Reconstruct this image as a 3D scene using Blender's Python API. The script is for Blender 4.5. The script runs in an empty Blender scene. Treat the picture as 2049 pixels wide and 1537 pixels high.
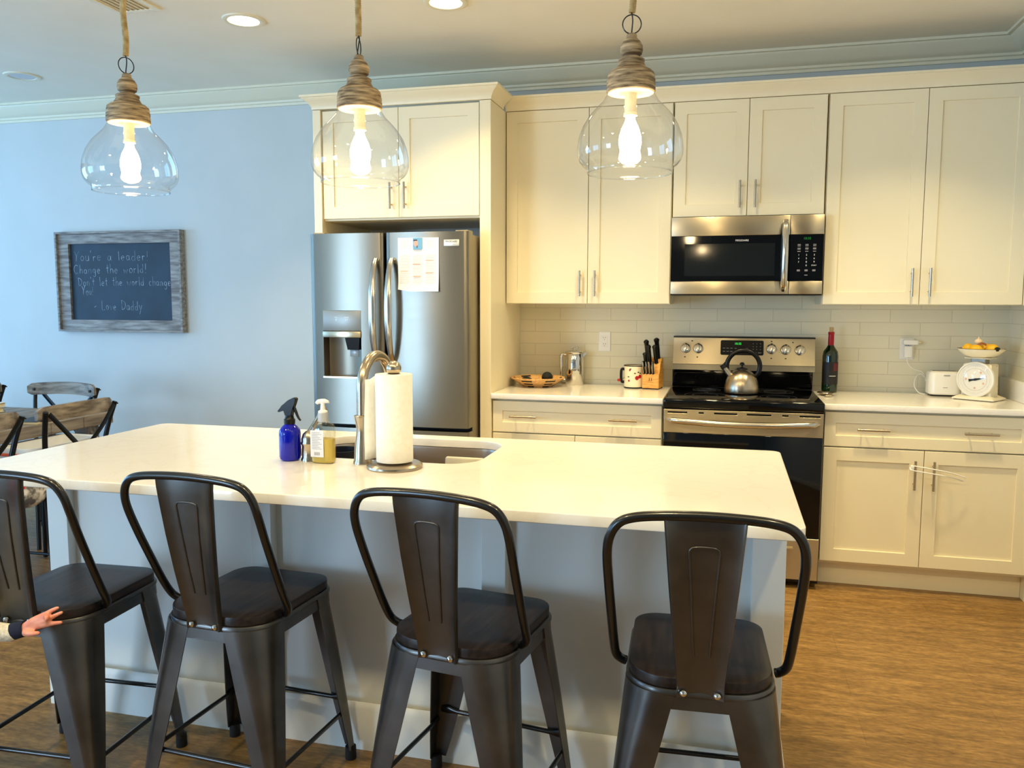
import bpy, bmesh, math, random
from mathutils import Vector, Matrix
random.seed(7)
S = bpy.context.scene
COL = S.collection
PI = math.pi

# ------------------------------------------------------------------ camera
cam_d = bpy.data.cameras.new('camera')
cam = bpy.data.objects.new('camera', cam_d)
COL.objects.link(cam)
YAW, PITCH, ROLL = math.radians(-14.61), math.radians(-5.778), math.radians(0.12)
fwd = Vector((math.sin(YAW)*math.cos(PITCH), math.cos(YAW)*math.cos(PITCH), math.sin(PITCH)))
rgt = Vector((math.cos(YAW), -math.sin(YAW), 0))
upv = rgt.cross(fwd)
r2 = rgt*math.cos(ROLL) + upv*math.sin(ROLL)
u2 = upv*math.cos(ROLL) - rgt*math.sin(ROLL)
m = Matrix((r2, u2, -fwd)).transposed().to_4x4()
m.translation = (0.303, -4.860, 1.4066)
cam.matrix_world = m
cam_d.sensor_width = 36.0
cam_d.lens = 1651.6/2049*36.0
cam_d.clip_start = 0.05
S.camera = cam

# ------------------------------------------------------------------ view, world, daylight
S.view_settings.view_transform = 'Standard'
S.view_settings.look = 'None'
S.view_settings.gamma = 1.0
S.view_settings.use_curve_mapping = False
S.view_settings.exposure = -0.15

w = bpy.data.worlds.new('daylight_sky'); S.world = w; w.use_nodes = True
bg = w.node_tree.nodes['Background']
bg.inputs[0].default_value = (0.40, 0.68, 1.0, 1); bg.inputs[1].default_value = 1.2

DAY = (0.25, 0.56, 1.0)
WARM = (1.0, 0.79, 0.42)
def area(name, loc, rot, sx, sy, power, col, spread=PI, shape='RECTANGLE'):
    d = bpy.data.lights.new(name, 'AREA'); d.shape = shape; d.size = sx; d.size_y = sy
    d.energy = power; d.color = col; d.spread = spread
    o = bpy.data.objects.new(name, d); o.location = loc; o.rotation_euler = rot
    COL.objects.link(o); return o
# daylight entering by the windows of the left wall and the glass doors behind the camera
area('daylight_side_window', (-6.42, -1.75, 1.45), (0, -PI/2, 0), 1.75, 1.9, 118, DAY)
area('daylight_side_window', (-6.42, -4.6, 1.45), (0, -PI/2, 0), 1.75, 1.9, 110, DAY)
area('daylight_patio_door', (-5.2, -8.72, 1.2), (PI/2, 0, 0), 1.8, 2.1, 330, (0.46, 0.71, 1.0))
CAN_FRONT, CAN_REAR = 13, 17

# ------------------------------------------------------------------ helpers
def lin(c):
    return tuple(((v/255)/12.92 if v/255 <= 0.04045 else ((v/255+0.055)/1.055)**2.4) for v in c)+(1,)
MATS = {}
def mat(name, rgb=(200,200,200), rough=0.5, metal=0.0, **kw):
    if name in MATS: return MATS[name]
    M = bpy.data.materials.new(name); M.use_nodes = True
    b = M.node_tree.nodes['Principled BSDF']
    b.inputs['Base Color'].default_value = lin(rgb)
    b.inputs['Roughness'].default_value = rough
    b.inputs['Metallic'].default_value = metal
    for k, v in kw.items():
        b.inputs[k.replace('_', ' ')].default_value = v
    MATS[name] = M
    return M
def nodes(M):
    nt = M.node_tree; return nt, nt.nodes, nt.links, nt.nodes['Principled BSDF']
def coords(nt, scale=(1,1,1), kind='Object', rot=(0,0,0)):
    tc = nt.nodes.new('ShaderNodeTexCoord'); mp = nt.nodes.new('ShaderNodeMapping')
    mp.inputs['Scale'].default_value = scale; mp.inputs['Rotation'].default_value = rot
    nt.links.new(tc.outputs[kind], mp.inputs['Vector']); return mp.outputs['Vector']
def noise_col(M, c1, c2, scale=(1,1,1), nscale=5, detail=4, lo=0.35, hi=0.65, bump=0.0, kind='Object', rough=None):
    nt, N, L, b = nodes(M)
    v = coords(nt, scale, kind)
    n = N.new('ShaderNodeTexNoise'); n.inputs['Scale'].default_value = nscale; n.inputs['Detail'].default_value = detail
    L.new(v, n.inputs['Vector'])
    r = N.new('ShaderNodeValToRGB'); r.color_ramp.elements[0].position = lo; r.color_ramp.elements[1].position = hi
    r.color_ramp.elements[0].color = lin(c1); r.color_ramp.elements[1].color = lin(c2)
    L.new(n.outputs['Fac'], r.inputs['Fac']); L.new(r.outputs['Color'], b.inputs['Base Color'])
    if bump:
        bp = N.new('ShaderNodeBump'); bp.inputs['Strength'].default_value = bump; bp.inputs['Distance'].default_value = 0.002
        L.new(n.outputs['Fac'], bp.inputs['Height']); L.new(bp.outputs['Normal'], b.inputs['Normal'])
    if rough:
        mr = N.new('ShaderNodeMapRange'); mr.inputs['To Min'].default_value = rough[0]; mr.inputs['To Max'].default_value = rough[1]
        L.new(n.outputs['Fac'], mr.inputs['Value']); L.new(mr.outputs['Result'], b.inputs['Roughness'])
    return M
def thin_glass(name, tint=(1,1,1,1), base=0.05, rough=0.0, edge=0.75, power=3.5):
    """thin clear sheet: transparent, with a mirror-like share that grows towards grazing angles on both sides"""
    if name in MATS: return MATS[name]
    M = bpy.data.materials.new(name); M.use_nodes = True; nt = M.node_tree; nt.nodes.clear()
    out = nt.nodes.new('ShaderNodeOutputMaterial'); mx = nt.nodes.new('ShaderNodeMixShader')
    t = nt.nodes.new('ShaderNodeBsdfTransparent'); t.inputs[0].default_value = tint
    g = nt.nodes.new('ShaderNodeBsdfGlossy'); g.inputs['Roughness'].default_value = rough
    f = nt.nodes.new('ShaderNodeLayerWeight'); f.inputs['Blend'].default_value = 0.5
    p = nt.nodes.new('ShaderNodeMath'); p.operation = 'POWER'; p.inputs[1].default_value = power
    q = nt.nodes.new('ShaderNodeMath'); q.operation = 'MULTIPLY_ADD'; q.inputs[1].default_value = edge; q.inputs[2].default_value = base
    nt.links.new(f.outputs['Facing'], p.inputs[0]); nt.links.new(p.outputs[0], q.inputs[0])
    nt.links.new(q.outputs[0], mx.inputs[0]); nt.links.new(t.outputs[0], mx.inputs[1]); nt.links.new(g.outputs[0], mx.inputs[2])
    nt.links.new(mx.outputs[0], out.inputs[0]); MATS[name] = M; return M
def emit(name, rgb, strength):
    if name in MATS: return MATS[name]
    M = bpy.data.materials.new(name); M.use_nodes = True; nt = M.node_tree; nt.nodes.clear()
    out = nt.nodes.new('ShaderNodeOutputMaterial'); e = nt.nodes.new('ShaderNodeEmission')
    e.inputs[0].default_value = lin(rgb); e.inputs[1].default_value = strength
    nt.links.new(e.outputs[0], out.inputs[0]); MATS[name] = M; return M

def BM(): return bmesh.new()
def obj(name, bm, M, parent=None, loc=(0,0,0), rot=(0,0,0), smooth=True, angle=35):
    if isinstance(bm, bmesh.types.BMesh):
        me = bpy.data.meshes.new(name)
        bmesh.ops.recalc_face_normals(bm, faces=bm.faces)
        bm.to_mesh(me); bm.free()
    else: me = bm
    if smooth and len(me.polygons):
        me.polygons.foreach_set('use_smooth', [True]*len(me.polygons))
        me.set_sharp_from_angle(angle=math.radians(angle))
    if M is not None:
        me.materials.clear(); me.materials.append(M)
    o = bpy.data.objects.new(name, me); COL.objects.link(o)
    if parent is not None: o.parent = parent
    o.location = loc; o.rotation_euler = rot
    return o
def thing(name, label, cat, loc=(0,0,0), rz=0.0, group=None):
    o = bpy.data.objects.new(name, None); o.empty_display_size = 0.05; COL.objects.link(o)
    o.location = loc; o.rotation_euler = (0,0,rz); tag(o, label, cat, group); return o
def tag(o, label, cat, group=None):
    o['label'] = label; o['category'] = cat
    if group: o['group'] = group
    return o
def struct(name, bm, M, **kw):
    o = obj(name, bm, M, **kw)
    if kw.get('parent') is None: o['kind'] = 'structure'
    return o
def dup(o, parent=None, loc=None, rz=None, label=None):
    c = o.copy(); COL.objects.link(c)
    if parent is not None: c.parent = parent
    if loc is not None: c.location = loc
    if rz is not None: c.rotation_euler = (0,0,rz)
    if label: c['label'] = label
    for ch in list(o.children): dup(ch, c)
    return c

def box(bm, x0, x1, y0, y1, z0, z1, bev=0.0, seg=2):
    vs = [bm.verts.new((x, y, z)) for x in (x0, x1) for y in (y0, y1) for z in (z0, z1)]
    fs = [bm.faces.new([vs[i] for i in q]) for q in ((0,1,3,2),(4,6,7,5),(0,4,5,1),(2,3,7,6),(0,2,6,4),(1,5,7,3))]
    if bev:
        es = list({e for f in fs for e in f.edges})
        bmesh.ops.bevel(bm, geom=es, offset=bev, segments=seg, affect='EDGES', profile=0.5)
    return bm
def loft(bm, loops, cap0=True, cap1=True, closed=True):
    L = [[bm.verts.new(p) for p in lp] for lp in loops]
    n = len(L[0])
    for a, b in zip(L, L[1:]):
        for i in range(n if closed else n-1):
            j = (i+1) % n
            try: bm.faces.new((a[i], a[j], b[j], b[i]))
            except ValueError: pass
    if cap0 and closed: bm.faces.new(L[0])
    if cap1 and closed: bm.faces.new(L[-1])
    return bm
def lathe(bm, prof, seg=32, c=(0,0,0), cap0=False, cap1=False):
    """prof: (radius, z) from bottom to top"""
    loops = []
    for r, z in prof:
        r = max(r, 1e-5)
        loops.append([(c[0]+r*math.cos(2*PI*i/seg), c[1]+r*math.sin(2*PI*i/seg), c[2]+z) for i in range(seg)])
    return loft(bm, loops, cap0, cap1)
def catmull(pts, n=6):
    P = [Vector(p) for p in pts]; out = []
    Q = [P[0]*2-P[1]]+P+[P[-1]*2-P[-2]]
    for i in range(1, len(Q)-2):
        p0, p1, p2, p3 = Q[i-1:i+3]
        for k in range(n):
            t = k/n
            out.append(0.5*((2*p1)+(p2-p0)*t+(2*p0-5*p1+4*p2-p3)*t*t+(3*p1-p0-3*p2+p3)*t**3))
    out.append(P[-1]); return out
def rsample(R, n):
    m_ = len(R); out = []
    for i in range(n):
        f = i/(n-1)*(m_-1); k = min(int(f), m_-2); a, b_ = R[k], R[k+1]; f -= k
        out.append(tuple(p+(q-p)*f for p, q in zip(a, b_)) if isinstance(a, tuple) else a+(b_-a)*f)
    return out
def tube(bm, pts, r, seg=10, cap=True, sq=None):
    P = [Vector(p) for p in pts]; n = len(P)
    R = r if isinstance(r, (list, tuple)) else [r]*n
    if len(R) != n: R = rsample(R, n)
    T = [(P[min(i+1, n-1)]-P[max(i-1, 0)]).normalized() for i in range(n)]
    u = T[0].orthogonal().normalized() if sq is None else (Vector(sq)-T[0]*Vector(sq).dot(T[0])).normalized()
    loops = []
    for i in range(n):
        u = (u-T[i]*u.dot(T[i])).normalized(); v = T[i].cross(u)
        ru, rv = (R[i], R[i]) if not isinstance(R[i], tuple) else R[i]
        loops.append([P[i]+u*math.cos(2*PI*k/seg)*ru+v*math.sin(2*PI*k/seg)*rv for k in range(seg)])
    return loft(bm, loops, cap, cap)
def ring(bm, c, R, r, axis='y', seg=40, ts=8):
    L = []
    for i in range(seg+1):
        a = 2*PI*i/seg
        if axis == 'y': L.append((c[0]+R*math.cos(a), c[1], c[2]+R*math.sin(a)))
        elif axis == 'x': L.append((c[0], c[1]+R*math.cos(a), c[2]+R*math.sin(a)))
        else: L.append((c[0]+R*math.cos(a), c[1]+R*math.sin(a), c[2]))
    return tube(bm, L, r, ts, cap=False)
def ball(bm, c, r, sx=1, sy=1, sz=1, seg=20):
    prof = []
    n = seg//2
    loops = []
    for j in range(n+1):
        a = -PI/2+PI*j/n
        rr = max(math.cos(a), 1e-4)*r
        loops.append([(c[0]+rr*sx*math.cos(2*PI*i/seg), c[1]+rr*sy*math.sin(2*PI*i/seg), c[2]+math.sin(a)*r*sz) for i in range(seg)])
    return loft(bm, loops, True, True)
def cyl(bm, p0, p1, r0, r1=None, seg=20):
    return tube(bm, [p0, p1], [r0, r0 if r1 is None else r1], seg)
def rectloft(bm, x0, x1, z0, z1, steps):
    """nested rectangles facing -y; steps = (inset, y) from the back face to the last recess"""
    loops = [[(x0+i, y, z0+i), (x1-i, y, z0+i), (x1-i, y, z1-i), (x0+i, y, z1-i)] for i, y in steps]
    return loft(bm, loops)
def rrect(a, b, r, n=8, cx=0, cy=0):
    P = []
    for x, y, t in ((a-r, b-r, 0), (-a+r, b-r, 90), (-a+r, -b+r, 180), (a-r, -b+r, 270)):
        for k in range(n+1):
            q = math.radians(t+90*k/n); P.append((cx+x+r*math.cos(q), cy+y+r*math.sin(q)))
    return P
def plate(loops, t, bev=0.0, res=2):
    """flat shape in XY with holes, from z=-t/2 to t/2"""
    c = bpy.data.curves.new('shape', 'CURVE'); c.dimensions = '2D'; c.fill_mode = 'BOTH'
    c.extrude = max(t/2-bev, 0.0); c.bevel_depth = bev; c.bevel_resolution = res; c.offset = -bev
    for lp in loops:
        s = c.splines.new('POLY'); s.points.add(len(lp)-1)
        for p, q in zip(s.points, lp): p.co = (q[0], q[1], 0, 1)
        s.use_cyclic_u = True
    o = bpy.data.objects.new('shape', c); me = bpy.data.meshes.new_from_object(o)
    bpy.data.objects.remove(o); bpy.data.curves.remove(c); return me
def text_mesh(body, size, t=0.0004, align='CENTER', shear=0.0, space=1.0):
    c = bpy.data.curves.new('letters', 'FONT'); c.body = body; c.size = size; c.extrude = t/2
    c.align_x = align; c.align_y = 'CENTER'; c.shear = shear; c.space_character = space
    o = bpy.data.objects.new('letters', c); me = bpy.data.meshes.new_from_object(o)
    bpy.data.objects.remove(o); bpy.data.curves.remove(c); return me
def xf(me, M4):
    me.transform(M4); me.update(); return me
def to_front(me, x=0, y=0, z=0):      # XY shape -> upright facing -y
    return xf(me, Matrix.Translation((x, y, z)) @ Matrix.Rotation(PI/2, 4, 'X'))

# ------------------------------------------------------------------ materials
cab = noise_col(mat('painted_cabinet', (240,229,196), 0.38), (238,227,194), (241,231,200), nscale=2)
trimw = mat('painted_trim', (232,226,200), 0.42)
wallp = noise_col(mat('wall_paint', (200,205,203), 0.7), (203,207,204), (207,210,207), nscale=3)
ceilp = noise_col(mat('ceiling_paint', (240,234,216), 0.85), (238,232,214), (241,236,219), nscale=3)
islp = noise_col(mat('island_paint', (232,232,226), 0.45), (230,230,224), (234,234,228), nscale=2)
quartz = mat('white_quartz', (244,240,228), 0.16, Coat_Weight=0.3, Coat_Roughness=0.04)
nt, N, L, b = nodes(quartz)
v = coords(nt, (1,1,1))
n1 = N.new('ShaderNodeTexNoise'); n1.inputs['Scale'].default_value = 3.2; n1.inputs['Detail'].default_value = 9; n1.inputs['Distortion'].default_value = 1.6
L.new(v, n1.inputs['Vector'])
r = N.new('ShaderNodeValToRGB'); e = r.color_ramp.elements
e[0].position = 0.48; e[0].color = lin((245,241,230)); e[1].position = 0.53; e[1].color = lin((245,241,230))
m_ = e.new(0.505); m_.color = lin((241,236,223))
L.new(n1.outputs['Fac'], r.inputs['Fac']); L.new(r.outputs['Color'], b.inputs['Base Color'])

def brushed(name, rgb, rough, aniso=0.75, rot=0.0):
    M = mat(name, rgb, rough, 1.0, Anisotropic=aniso, Anisotropic_Rotation=rot)
    nt, N, L, b = nodes(M)
    t = N.new('ShaderNodeTangent'); t.direction_type = 'RADIAL'; t.axis = 'Z'
    L.new(t.outputs[0], b.inputs['Tangent'])
    v = coords(nt, (2, 2, 260))
    n = N.new('ShaderNodeTexNoise'); n.inputs['Scale'].default_value = 3; n.inputs['Detail'].default_value = 2
    L.new(v, n.inputs['Vector'])
    mr = N.new('ShaderNodeMapRange'); mr.inputs['To Min'].default_value = rough-0.04; mr.inputs['To Max'].default_value = rough+0.05
    L.new(n.outputs['Fac'], mr.inputs['Value']); L.new(mr.outputs['Result'], b.inputs['Roughness'])
    return M
steel = brushed('brushed_stainless', (134,130,120), 0.32, 0.8, 0.25)
steel_l = brushed('bright_stainless', (196,184,158), 0.30, 0.8, 0.25)
nickel = mat('satin_nickel', (188,174,152), 0.26, 1.0)
chrome = mat('polished_steel', (215,212,206), 0.08, 1.0)
fridge_side = mat('fridge_side_grey', (140,130,108), 0.45, 0.3)
blackglass = mat('black_glass', (4,4,5), 0.06, 0.0, Specular_IOR_Level=0.35)
blackpl = mat('black_plastic', (10,10,11), 0.32, 0.0, Specular_IOR_Level=0.3)
blackmat = mat('matte_black', (10,10,11), 0.6)
gun = noise_col(mat('gunmetal', (70,70,70), 0.3, 0.85, Coat_Weight=0.25, Coat_Roughness=0.15), (66,65,64), (96,93,90), nscale=6, lo=0.3, hi=0.7, rough=(0.24,0.40))
gun_d = mat('gunmetal_dark', (50,50,50), 0.3, 0.85, Coat_Weight=0.4, Coat_Roughness=0.12)
rubber = mat('black_rubber', (12,12,12), 0.7)
espresso = noise_col(mat('espresso_wood', (34,27,25), 0.36, Specular_IOR_Level=0.3), (22,17,16), (44,35,32), scale=(14,1.2,14), nscale=5, detail=6, bump=0.15)
white_pl = mat('white_plastic', (238,236,230), 0.35)
paper_m = mat('paper_white', (244,240,234), 0.8)
cream_en = mat('cream_enamel', (240,230,200), 0.25)
ink = mat('dark_ink', (40,38,40), 0.6)
grey_ink = mat('grey_ink', (150,150,155), 0.7)
white_ink = mat('white_marking', (225,225,225), 0.6)
lcd = emit('green_led', (60,255,90), 1.3)
lcdw = emit('white_led', (215,235,255), 1.5)

# floor: vinyl plank, streaks run along x
floor_m = mat('wood_plank_floor', (168,128,80), 0.42)
nt, N, L, b = nodes(floor_m)
v = coords(nt, (1,1,1))
bk = N.new('ShaderNodeTexBrick'); bk.offset = 0.37
bk.inputs['Scale'].default_value = 1; bk.inputs['Brick Width'].default_value = 1.22; bk.inputs['Row Height'].default_value = 0.18
bk.inputs['Mortar Size'].default_value = 0.0012; bk.inputs['Color1'].default_value = (0.42,0.42,0.42,1); bk.inputs['Color2'].default_value = (0.58,0.58,0.58,1)
bk.inputs['Mortar'].default_value = (0.2,0.2,0.2,1)
L.new(v, bk.inputs['Vector'])
v2 = coords(nt, (1.6, 8, 1))
n2 = N.new('ShaderNodeTexNoise'); n2.inputs['Scale'].default_value = 3.0; n2.inputs['Detail'].default_value = 8; n2.inputs['Roughness'].default_value = 0.62
L.new(v2, n2.inputs['Vector'])
v3 = coords(nt, (16, 45, 1))
n3 = N.new('ShaderNodeTexNoise'); n3.inputs['Scale'].default_value = 2.0; n3.inputs['Detail'].default_value = 5
L.new(v3, n3.inputs['Vector'])
a1 = N.new('ShaderNodeMath'); a1.operation = 'MULTIPLY_ADD'; a1.inputs[1].default_value = 0.62
L.new(n2.outputs['Fac'], a1.inputs[0])
a2 = N.new('ShaderNodeMath'); a2.operation = 'MULTIPLY'; a2.inputs[1].default_value = 0.44; L.new(n3.outputs['Fac'], a2.inputs[0]); L.new(a2.outputs[0], a1.inputs[2])
a3 = N.new('ShaderNodeMath'); a3.operation = 'MULTIPLY_ADD'; a3.inputs[1].default_value = 0.25; L.new(bk.outputs['Color'], a3.inputs[0]); L.new(a1.outputs[0], a3.inputs[2])
r = N.new('ShaderNodeValToRGB'); e = r.color_ramp.elements
e[0].position = 0.42; e[0].color = lin((80,57,27)); e[1].position = 0.88; e[1].color = lin((176,137,78))
m_ = e.new(0.62); m_.color = lin((126,94,48))
L.new(a3.outputs[0], r.inputs['Fac']); L.new(r.outputs['Color'], b.inputs['Base Color'])
bp = N.new('ShaderNodeBump'); bp.inputs['Strength'].default_value = 0.15; bp.inputs['Distance'].default_value = 0.002
L.new(a3.outputs[0], bp.inputs['Height']); L.new(bp.outputs['Normal'], b.inputs['Normal'])

# subway tile on the back wall (x across, z up)
def tile_mat(name, swap):
    M = mat(name, (226,222,204), 0.2)
    nt, N, L, b = nodes(M)
    tc = N.new('ShaderNodeTexCoord'); sp = N.new('ShaderNodeSeparateXYZ'); cb = N.new('ShaderNodeCombineXYZ')
    L.new(tc.outputs['Object'], sp.inputs[0]); L.new(sp.outputs['Y' if swap else 'X'], cb.inputs['X']); L.new(sp.outputs['Z'], cb.inputs['Y'])
    mp = N.new('ShaderNodeMapping'); mp.inputs['Location'].default_value = (0.059, 0.0509, 0); L.new(cb.outputs[0], mp.inputs['Vector'])
    bk = N.new('ShaderNodeTexBrick'); bk.inputs['Scale'].default_value = 1; bk.inputs['Brick Width'].default_value = 0.303
    bk.inputs['Row Height'].default_value = 0.0707; bk.inputs['Mortar Size'].default_value = 0.0016; bk.inputs['Mortar Smooth'].default_value = 0.3
    bk.inputs['Color1'].default_value = lin((228,221,196)); bk.inputs['Color2'].default_value = lin((223,217,193)); bk.inputs['Mortar'].default_value = lin((204,196,172))
    L.new(mp.outputs[0], bk.inputs['Vector']); L.new(bk.outputs['Color'], b.inputs['Base Color'])
    bp = N.new('ShaderNodeBump'); bp.invert = True; bp.inputs['Strength'].default_value = 0.5; bp.inputs['Distance'].default_value = 0.0015
    L.new(bk.outputs['Fac'], bp.inputs['Height']); L.new(bp.outputs['Normal'], b.inputs['Normal'])
    return M
tile = tile_mat('subway_tile', False); tile_s = tile_mat('subway_tile_side', True)

# ------------------------------------------------------------------ room shell
XL, XR, YF, ZC = -6.3, 1.735, -8.6, 2.74
struct('floor', box(BM(), XL-.1, XR+.1, YF-.1, .1, -.08, 0), floor_m)
struct('ceiling', box(BM(), XL-.1, XR+.1, YF-.1, .1, ZC, ZC+.08), ceilp)
struct('wall_back', box(BM(), XL-.1, XR+.1, 0, .1, 0, ZC), wallp)
struct('wall_right', box(BM(), XR, XR+.1, YF, 0, 0, ZC), wallp)
def wall_holes(name, axis, pos, a0, a1, holes):
    """upright wall with window openings; axis 'x' = plane of constant x"""
    loops = [[(a0,0),(a1,0),(a1,ZC),(a0,ZC)]]+[[(h[0],h[2]),(h[1],h[2]),(h[1],h[3]),(h[0],h[3])] for h in holes]
    me = plate(loops, 0.1)
    if axis == 'x': R = Matrix(((0,0,1,pos),(1,0,0,0),(0,1,0,0),(0,0,0,1)))
    else: R = Matrix(((1,0,0,0),(0,0,-1,pos),(0,1,0,0),(0,0,0,1)))
    return struct(name, xf(me, R), wallp, smooth=False)
wall_holes('wall_left', 'x', XL-.05, YF, 0, [(-2.65,-.85,.5,2.4), (-5.5,-3.7,.5,2.4)])
wall_holes('wall_front', 'y', YF-.05, XL, XR, [(-6.1,-4.3,.05,2.25)])
pane = thin_glass('window_glass')
def window(name, axis, pos, a0, a1, z0, z1, mull):
    bm = BM()
    def bar(p0, p1, q0, q1):
        if axis == 'x': box(bm, pos-.05, pos+.03, p0, p1, q0, q1)
        else: box(bm, p0, p1, pos-.05, pos+.03, q0, q1)
    bar(a0-.07, a0, z0-.07, z1+.07); bar(a1, a1+.07, z0-.07, z1+.07); bar(a0, a1, z1, z1+.07); bar(a0, a1, z0-.07, z0)
    for t in range(1, mull):
        c = a0+(a1-a0)*t/mull; bar(c-.025, c+.025, z0, z1)
    o = struct(name, bm, trimw)
    g = BM()
    if axis == 'x': box(g, pos-.03, pos-.025, a0, a1, z0, z1)
    else: box(g, a0, a1, pos-.03, pos-.025, z0, z1)
    obj('pane', g, pane, o)
window('window_1', 'x', XL+.0, -2.65, -.85, .5, 2.4, 2)
window('window_2', 'x', XL+.0, -5.5, -3.7, .5, 2.4, 2)
window('door_1', 'y', YF+.0, -6.1, -4.3, .05, 2.25, 2)
# crown moulding
CROWN = [(0,2.634),(-.014,2.634),(-.016,2.648),(-.028,2.652),(-.030,2.664),(-.045,2.668),(-.062,2.680),(-.085,2.702),(-.104,2.716),(-.110,2.727),(-.130,2.727),(-.130,2.74),(0,2.74)]
def crown(name, x0, x1, m0, m1):
    bm = BM(); loft(bm, [[(x0-m0*y, y, z) for y, z in CROWN], [(x1+m1*y, y, z) for y, z in CROWN]])
    return struct(name, bm, trimw)
crown('trim_1', XL, XR, 1, 1)
def crown_side(name, x, s, y0, y1):
    bm = BM(); loft(bm, [[(x-s*(-y), y0+y, z) for y, z in CROWN], [(x-s*(-y), y1-y, z) for y, z in CROWN]])
    return struct(name, bm, trimw)
crown_side('trim_2', XR, 1, 0, YF)
crown_side('trim_3', XL, -1, 0, YF)
struct('baseboard_back', box(BM(), XL, -1.93, -.015, 0, 0, .13, .004), trimw)
struct('baseboard_left', box(BM(), XL, XL+.015, YF, -.015, 0, .13, .004), trimw)
struct('baseboard_right', box(BM(), XR-.015, XR, YF, -.70, 0, .13, .004), trimw)
# tiled splashback
o = struct('wall_tiles_back', box(BM(), -.925, XR, -.008, 0, .900, 1.45), tile)
o = struct('wall_tiles_right', box(BM(), XR-.008, XR, -.66, -.008, .900, 1.392), tile_s)

# ------------------------------------------------------------------ ceiling fittings
can_glow = emit('warm_downlight', (255,236,196), 14)
can_off = mat('frosted_lens', (205,210,212), 0.5)
def downlight(x, y, on, label, group=None):
    t = thing('recessed_downlight', label, 'ceiling light', (x, y, ZC), 0, group)
    bm = BM(); lathe(bm, [(.072,-.001),(.074,-.006),(.088,-.009),(.098,-.006),(.100,0)], 40); obj('trim_ring', bm, trimw, t)
    bm = BM(); lathe(bm, [(0,-.003),(.073,-.003)], 40); obj('lens', bm, can_glow if on else can_off, t)
    if on:
        d = bpy.data.lights.new('downlight_glow', 'AREA'); d.shape = 'DISK'; d.size = .14; d.energy = CAN_FRONT if y > -2.4 else CAN_REAR; d.color = WARM; d.spread = math.radians(105 if y > -2.4 else 150)
        l = bpy.data.objects.new('downlight_glow', d); l.parent = t; l.location = (0,0,-.012); COL.objects.link(l)
    return t
downlight(-1.98, -1.212, True, 'glowing round ceiling downlight between left and middle pendant lamps')
downlight(-.962, -1.200, True, 'glowing round ceiling downlight cut by top edge, between middle and right pendants')
downlight(.06, -1.20, True, 'lit ceiling downlight above the aisle in front of the microwave, out of view')
downlight(1.08, -1.20, True, 'lit ceiling downlight near the right wall above the aisle, out of view')
downlight(-3.83, -.66, False, 'unlit round ceiling downlight over the dining corner by the crown moulding')
for x, wh_ in ((-1.98, 'farthest from the right wall'), (-.96, 'above the space left of the rightmost stools'), (.06, 'almost straight above the camera'), (1.08, 'nearest the right wall')):
    downlight(x, -3.95, True, 'lit downlight over the stools, '+wh_, 'downlights over the stool side of the room')
t = thing('ceiling_vent', 'cream rectangular ceiling air vent behind the left pendant cord', 'vent', (-2.375, -1.60, ZC))
bm = BM(); rl = [[(-.115,-.16),(.115,-.16),(.115,.16),(-.115,.16)],[(-.09,-.135),(.09,-.135),(.09,.135),(-.09,.135)]]
me = plate(rl, .008, .002); xf(me, Matrix.Translation((0,0,-.004))); obj('frame', me, cream_en, t)
bm = BM()
for k in range(7):
    x = -.078+k*.026; loft(bm, [[(x-.009,-.135,-.001),(x+.007,-.135,-.007),(x+.009,-.135,-.006),(x-.007,-.135,0)],[(x-.009,.135,-.001),(x+.007,.135,-.007),(x+.009,.135,-.006),(x-.007,.135,0)]])
obj('slats', bm, cream_en, t)

# ------------------------------------------------------------------ cabinets
def pull(parent, x, y, z, length, vertical=True):
    bm = BM(); h = length/2
    if vertical:
        cyl(bm, (0,-.030,-h), (0,-.030,h), .006, seg=14)
        for s in (-1,1): cyl(bm, (0,0,s*(h-.025)), (0,-.030,s*(h-.025)), .0045, seg=10)
    else:
        cyl(bm, (-h,-.030,0), (h,-.030,0), .006, seg=14)
        for s in (-1,1): cyl(bm, (s*(h-.025),0,0), (s*(h-.025),-.030,0), .0045, seg=10)
    return obj('handle', bm, nickel, parent, (x, y, z))
def shaker(bm, x0, x1, z0, z1, yb, yf, rail=.062, rec=.009):
    return rectloft(bm, x0, x1, z0, z1, [(.0,yb),(0,yf+.0015),(.0015,yf),(rail,yf),(rail+.0015,yf+rec)])
def cabinet(name, label, x0, x1, z0, z1, ybody, yface, doors=(), drawers=(), group=None, toe=None, gap_top=0.0, open_left=False):
    """doors: (x0,x1,z0,z1,handle_x,handle_z) ; drawers: (x0,x1,z0,z1,(handle_xs))"""
    t = thing(name, label, 'cabinet', (x0, 0, z0 if toe is None else 0), 0, group)
    ox, oz = x0, (z0 if toe is None else 0)
    bm = BM(); box(bm, 0, x1-x0, ybody, -.010, z0-oz, z1-oz-gap_top, .0008, 1); obj('carcass', bm, cab, t)
    for d in doors:
        bm = BM(); shaker(bm, d[0]-ox, d[1]-ox, d[2]-oz, d[3]-oz, ybody-.002, yface); o = obj('door', bm, cab, t)
        pull(o, d[4]-ox, yface, d[5]-oz, .14)
    for d in drawers:
        bm = BM(); shaker(bm, d[0]-ox, d[1]-ox, d[2]-oz, d[3]-oz, ybody-.002, yface, rail=.052); o = obj('drawer', bm, cab, t)
        for hx in d[4]: pull(o, hx-ox, yface, (d[2]+d[3])/2-oz+.004, .145, False)
    if toe is not None:
        bm = BM(); box(bm, 0, x1-x0, toe, -.01, 0, z0-.001); obj('toe_kick', bm, cab, t)
    return t
YU = -.352
G = .0015
cabinet('wall_cabinet', 'tall cream wall cabinet left of microwave behind right pendant', -.908, -.001, 1.388, 2.440, YU+.02, YU,
        doors=[(-.906,-.447-G,1.391,2.437,-.487,1.50), (-.447+G,-.004,1.391,2.437,-.404,1.50)])
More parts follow.
